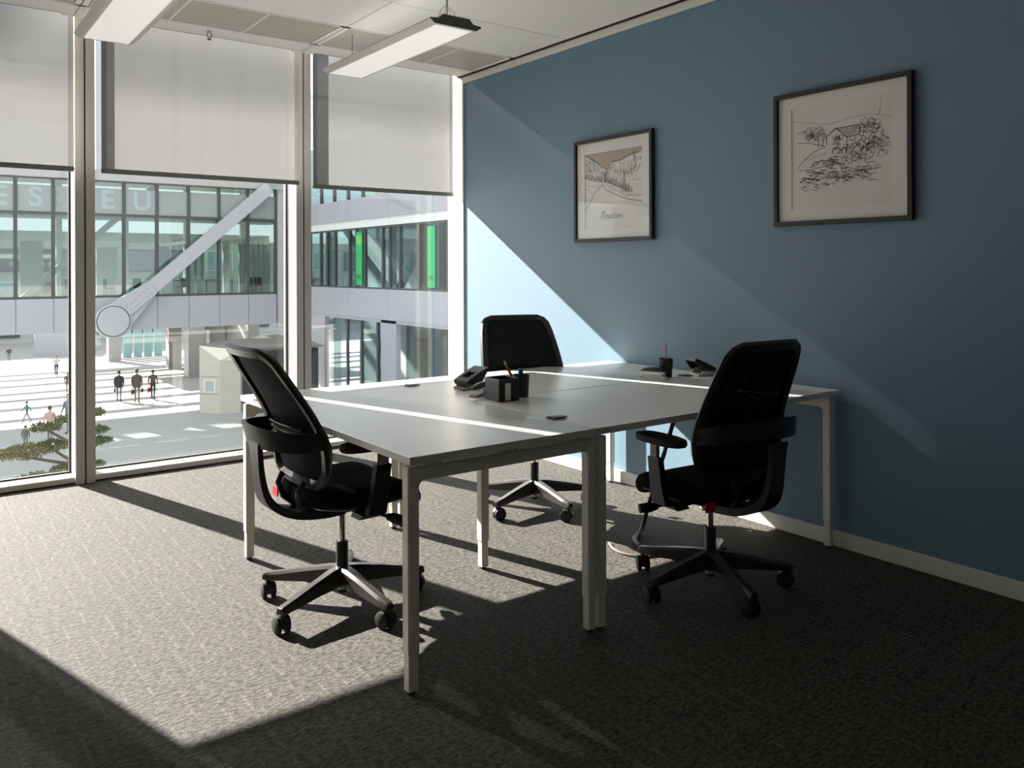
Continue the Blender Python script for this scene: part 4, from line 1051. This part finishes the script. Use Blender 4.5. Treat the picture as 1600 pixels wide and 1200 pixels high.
def banner(y, label, two):
    t = thing('window_banner', label, 'banner', (WXX - 0.12, y, 0.45), 0, 'green banners on the wing')
    B().box((-0.01, -0.34, 0.0), (0.01, 0.34, 2.82)).build('cloth', M_GREEN, t)
    if two:
        B().box((-0.013, -0.34, 2.15), (-0.010, 0.34, 2.62)).build('lime_patch', M_GREENL, t)
    B().cyl((0, -0.36, 2.83), (0, 0.36, 2.83), 0.02).build('rod', M_OFRAME, t)
    text_mesh('CPC', 0.30, 'banner_letters', M_BTXT, t, Matrix.Translation((-0.016, 0, 0.42)) @ Matrix.Rotation(R(-90), 4, 'Z') @ Matrix.Rotation(R(90), 4, 'X'), 0.002, 0.004)
banner(40.02, 'narrow green banner with a lime patch, left of the two on the wing', True)
banner(32.62, 'plain green banner with dark letters, right of the two on the wing', False)

# --- atrium roof beams that stripe the plaza with shade
M_RBEAM = mat('roof_beam_paint', (0.55, 0.55, 0.54), 0.6)
for k in range(10):
    y = 77.0 + 3.3 * k
    o = B().box((-70, -0.32, -0.22), (50, 0.32, 0.22)).build('roof_beam', M_RBEAM); o.location = (0, y, 18.0 + (0.25 if k % 3 == 0 else 0))
    tag(o, 'long horizontal atrium roof beam high above the plaza', 'beam', 'atrium roof beams')
tr = thing('roof_truss', 'large atrium roof truss above the plaza', 'truss', (0, 40, 0))
for q in range(7): B().box((-32, -0.05, 23.2 + 0.52 * q), (10, 0.05, 23.31 + 0.52 * q)).build('chord', M_RBEAM, tr)
for k in range(10):
    x = -31 + 4.2 * k
    B().loft([[(x - 0.09, -0.1, 22.9), (x + 0.09, -0.1, 22.9), (x + 0.09, 0.1, 22.9), (x - 0.09, 0.1, 22.9)], [(x + 0.8, -0.1, 24.0), (x + 1.0, -0.1, 24.0), (x + 1.0, 0.1, 24.0), (x + 0.8, 0.1, 24.0)]]).build('diagonal', M_RBEAM, tr)

# --- cloud-pruned pine
def pine():
    t = thing('pruned_pine', 'cloud-pruned pine tree with flat foliage pads just outside the window', 'tree', (3.98, 26.4, GZ))
    rg = random.Random(9)
    tk = B(); tk.tube(catmull([(0, 0, 0), (0.12, 0, 0.9), (-0.10, 0.1, 1.8), (0.10, 0, 2.6), (0.0, 0, 3.35)], 6), [0.17 - 0.12 * i / 24 for i in range(25)], 8); tk.build('trunk', M_BARK, t, smooth=True)
    pads = [(-1.50, -0.2, 2.30, 1.05, 0.6, 0.20), (-0.62, 0.1, 2.34, 0.55, 0.5, 0.16), (-1.05, -0.9, 1.66, 0.75, 0.5, 0.17), (-1.95, -0.6, 1.55, 0.55, 0.5, 0.15), (-0.72, 0.2, 2.86, 0.42, 0.4, 0.14), (-0.20, 0.0, 3.05, 0.35, 0.35, 0.13), (0.48, 0, 3.18, 0.32, 0.32, 0.14), (0.55, 0.05, 2.66, 0.36, 0.34, 0.12), (0.62, -0.05, 2.36, 0.38, 0.34, 0.12), (0.48, 0, 1.70, 0.30, 0.3, 0.10), (-0.30, -0.5, 1.75, 0.45, 0.4, 0.14)]
    for i, (x, y, z, rx, ry, rz_) in enumerate(pads):
        br = B(); br.tube(catmull([(0.0, 0, max(0.7, z - 0.55)), (x * 0.5, y * 0.5, z - 0.30), (x, y, z - 0.04)], 5), [0.06, 0.055, 0.05, 0.045, 0.042, 0.04, 0.037, 0.034, 0.03, 0.026, 0.022], 6); br.build('branch', M_BARK, t, smooth=True)
        f_ = B(); n = int(900 * rx * ry / 0.36) + 120
        for q in range(n):
            while True:
                p = Vector((rg.uniform(-1, 1), rg.uniform(-1, 1), rg.uniform(-0.6, 1)))
                if p.length < 1: break
            wv = 1 + 0.25 * math.sin(5 * p.x + i)
            c_ = Vector((x + p.x * rx, y + p.y * ry, z + p.z * rz_ * wv))
            d_ = Vector((rg.uniform(-1, 1), rg.uniform(-1, 1), rg.uniform(0.0, 1.2))).normalized() * rg.uniform(0.06, 0.12)
            e_ = d_.orthogonal().normalized() * rg.uniform(0.014, 0.026)
            e2 = d_.cross(e_).normalized() * 0.016
            f_.bm.faces.new([f_.bm.verts.new(v_) for v_ in (c_ - e_, c_ + e_, c_ + d_)]); f_.bm.faces.new([f_.bm.verts.new(v_) for v_ in (c_ - e2, c_ + e2, c_ + d_)])
        f_.build('foliage_pad', M_LEAF2 if i in (0, 3) else M_LEAF, t, kind='stuff')
pine()

# --- people on the plaza
SKIN = mat('skin', (0.42, 0.25, 0.18), 0.6); HAIR = mat('hair_dark', (0.03, 0.022, 0.018), 0.7); SHOE = mat('shoe_dark', (0.02, 0.02, 0.02), 0.5)
def person(px, py, hgt, face, top, legs, label, stride=0.22, arm=0.25, long_coat=False, hair=True, reach=0.0):
    """px,py: where the feet stand on the plaza (resolved once to a place on the ground)"""
    g = at_ground(px, py)
    t = thing('person', label, 'person', g, R(face), 'people on the plaza')
    k = hgt / 1.75
    V, E, Rr = [], [], []
    def v(p, r_): V.append((p[0] * k, p[1] * k, p[2] * k)); Rr.append((r_[0] * k, r_[1] * k) if isinstance(r_, tuple) else (r_ * k, r_ * k)); return len(V) - 1
    def e(a, b): E.append((a, b))
    pel = v((0, 0, 0.94), (0.115, 0.155)); bel = v((0, 0, 1.10), (0.105, 0.14)); che = v((0.01, 0, 1.30), (0.12, 0.175)); nk0 = v((0.0, 0, 1.45), (0.07, 0.08)); nk1 = v((0.015, 0, 1.52), 0.052)
    hd0 = v((0.03, 0, 1.58), (0.078, 0.066)); hd1 = v((0.03, 0, 1.66), (0.098, 0.080)); hd2 = v((0.02, 0, 1.73), (0.065, 0.055))
    for a, b in ((pel, bel), (bel, che), (che, nk0), (nk0, nk1), (nk1, hd0), (hd0, hd1), (hd1, hd2)): e(a, b)
    nose = v((0.135, 0, 1.645), 0.012); e(hd1, nose)
    hands = []
    for sy in (1, -1):
        f_ = stride * sy
        hip = v((0.0, sy * 0.09, 0.88), 0.085); kn = v((0.04 + f_ * 0.55, sy * 0.095, 0.49), 0.058)
        an = v((f_ * 0.95 - (0.05 if f_ < 0 else 0.0), sy * 0.10, 0.09 + (0.05 if f_ < 0 else 0)), 0.040); he = v((f_ * 0.95 + 0.06, sy * 0.105, 0.035), (0.035, 0.04)); to = v((f_ * 0.95 + 0.17, sy * 0.115, 0.028), (0.028, 0.038))
        for a, b in ((pel, hip), (hip, kn), (kn, an), (an, he), (he, to)): e(a, b)
        sh = v((0.0, sy * 0.19, 1.40), 0.062); el = v((-f_ * arm * 1.2 - 0.02, sy * 0.235, 1.13), 0.047)
        fwd = 0.10 + (-f_) * arm * 2 + reach
        wr = v((fwd, sy * (0.225 - 0.3 * reach), 0.90 + 0.6 * reach), 0.032); pa = v((fwd + 0.02, sy * (0.225 - 0.3 * reach), 0.84 + 0.6 * reach), (0.018, 0.036))
        for a, b in ((che, sh), (sh, el), (el, wr), (wr, pa)): e(a, b)
        hands.append((Vector(V[pa]), sy))
    me = bpy.data.meshes.new('body'); me.from_pydata(V, E, [])
    o = bpy.data.objects.new('body_tmp', me); COL.objects.link(o)
    o.modifiers.new('skin', 'SKIN'); 
    for i, sv in enumerate(me.skin_vertices[0].data): sv.radius = Rr[i]; sv.use_root = (i == 0)
    md = o.modifiers.new('sub', 'SUBSURF'); md.levels = 1; md.render_levels = 1
    dg = bpy.context.evaluated_depsgraph_get(); dg.update()
    m2 = bpy.data.meshes.new_from_object(o.evaluated_get(dg)); bpy.data.objects.remove(o, do_unlink=True)
    bm = bmesh.new(); bm.from_mesh(m2)
    hb = B(); hb.bm.free(); hb.bm = bm
    for hp, sy in hands:      # five fingers rooted in each palm
        for q in range(4):
            x0 = hp.x + (-0.024 + 0.016 * q) * k; ln = (0.070, 0.080, 0.075, 0.058)[q] * k
            hb.tube([(x0, hp.y, hp.z - 0.01 * k), (x0 + 0.004 * k, hp.y - sy * 0.006 * k, hp.z - 0.02 * k - ln * 0.5), (x0 + 0.008 * k, hp.y - sy * 0.022 * k, hp.z - 0.02 * k - ln)], [0.009 * k, 0.008 * k, 0.006 * k], 6)
        hb.tube([(hp.x + 0.02 * k, hp.y, hp.z + 0.02 * k), (hp.x + 0.045 * k, hp.y - sy * 0.01 * k, hp.z - 0.01 * k), (hp.x + 0.05 * k, hp.y - sy * 0.02 * k, hp.z - 0.04 * k)], [0.010 * k, 0.009 * k, 0.007 * k], 6)
    for f2 in bm.faces:
        c_ = f2.calc_center_median() / k; f2.smooth = True
        if c_.z > 1.49: f2.material_index = 0
        elif abs(c_.y) > 0.195 and c_.z < 0.93 + 0.6 * reach: f2.material_index = 0
        elif c_.z > 0.97 or (abs(c_.y) > 0.185 and c_.z > 0.8): f2.material_index = 1
        elif c_.z > 0.075 + (0.05 if c_.x < -0.1 else 0): f2.material_index = 2
        else: f2.material_index = 3
    m3 = bpy.data.meshes.new('body'); bm.to_mesh(m3); bm.free()
    for mm in (SKIN, top, legs, SHOE): m3.materials.append(mm)
    bo = bpy.data.objects.new('body', m3); COL.objects.link(bo); bo.parent = t
    bpy.data.meshes.remove(m2)
    hr = B(); rings = []
    for z, rx, ry, x in ((1.60, 0.060, 0.075, -0.035), (1.66, 0.085, 0.088, -0.012), (1.71, 0.092, 0.084, 0.0), (1.745, 0.070, 0.062, 0.008), (1.76, 0.030, 0.028, 0.012)):
        rings.append([((x + rx * math.cos(2 * math.pi * j / 12)) * k, ry * math.sin(2 * math.pi * j / 12) * k, z * k) for j in range(12)])
    hr.loft(rings).build('hair', HAIR, t, smooth=True)
    if long_coat:
        ct = B(); rings = []
        for z, rx, ry in ((1.42, 0.10, 0.19), (1.25, 0.15, 0.205), (1.0, 0.15, 0.195), (0.80, 0.17, 0.215)):
            rings.append([((rx * math.cos(2 * math.pi * j / 14)) * k, ry * math.sin(2 * math.pi * j / 14) * k, z * k) for j in range(14)])
        ct.loft(rings).build('coat', top, t, smooth=True)
    return t, hands, k
def bag(pt, hand, k, colr, label, size=1.0, drop=0.0):
    w = pt.matrix_world if False else (Matrix.Translation(pt.location) @ Matrix.Rotation(pt.rotation_euler[2], 4, 'Z'))
    p = w @ hand
    t = thing('handbag', label, 'bag', (p.x, p.y, p.z - 0.42 * k * size), pt.rotation_euler[2], 'bags carried on the plaza')
    B().box((-0.17 * size, -0.06 * size, 0), (0.17 * size, 0.06 * size, 0.26 * size), 0.03 * size).build('bag_body', colr, t, smooth=True)
    B().tube(catmull([(-0.09 * size, 0, 0.25 * size), (-0.06 * size, 0, 0.36 * size), (0, 0, 0.40 * size * k), (0.06 * size, 0, 0.36 * size), (0.09 * size, 0, 0.25 * size)], 4), 0.012, 6).build('strap', colr, t, smooth=True)
C_BLK = mat('cloth_black', (0.030, 0.032, 0.036), 0.9); C_BRN = mat('cloth_brown', (0.075, 0.062, 0.055), 0.9); C_TAN = mat('cloth_tan', (0.20, 0.155, 0.115), 0.9)
C_PINK = mat('cloth_pink', (0.46, 0.30, 0.27), 0.9); C_TEAL = mat('cloth_teal', (0.03, 0.16, 0.14), 0.9); C_GRY = mat('cloth_grey', (0.16, 0.17, 0.17), 0.9); C_GRN = mat('cloth_olive', (0.10, 0.12, 0.095), 0.9); C_WHT = mat('cloth_white', (0.55, 0.50, 0.48), 0.9); C_RED = mat('bag_red', (0.22, 0.035, 0.03), 0.7)
AW = 68   # heading away from the camera
p, h, k = person(186, 627, 1.70, AW + 4, C_BLK, C_GRY, 'person in a black coat walking away, left of the group of three', 0.12, long_coat=True); bag(p, h[0][0], k, C_BLK, 'small black bag carried by the leftmost of three walkers', 0.7)
p, h, k = person(214, 629, 1.84, AW, C_BRN, C_TAN, 'person in a brown jacket and tan trousers, middle of the group of three', 0.10, long_coat=True); bag(p, h[1][0], k, C_BLK, 'dark bag in the right hand of the middle walker', 0.8); bag(p, h[0][0], k, C_BRN, 'brown bag in the left hand of the middle walker', 1.0)
p, h, k = person(239, 624, 1.66, AW - 4, C_BRN, C_BLK, 'person in a dark jacket walking away, right of the group of three', 0.16); bag(p, h[0][0], k, C_RED, 'dark red bag beside the rightmost of three walkers', 1.0)
person(88, 588, 1.45, AW + 180, C_WHT, C_BLK, 'person in a pale top and black trousers walking towards the camera', 0.18, reach=0.10)
person(14, 566, 1.25, AW + 180, C_BRN, C_GRY, 'small far-off person in a brown jacket near the left edge', 0.08, reach=0.12)
person(42, 661, 1.03, AW + 120, C_TEAL, C_GRY, 'child in a teal top running across the plaza', 0.34, 0.5)
person(78, 690, 1.52, AW, C_PINK, C_GRY, 'person in a pink shirt and grey trousers walking away', 0.14, 0.6)
person(40, 703, 1.00, AW, C_GRN, C_GRY, 'small child in an olive top standing beyond the pine', 0.06)
person(107, 676, 1.75, AW + 150, C_GRY, C_GRY, 'person in grey half hidden behind the left window mullion', 0.16)
person(106, 615, 1.25, AW, C_BRN, C_BRN, 'person in brown almost hidden behind the left window mullion', 0.10)
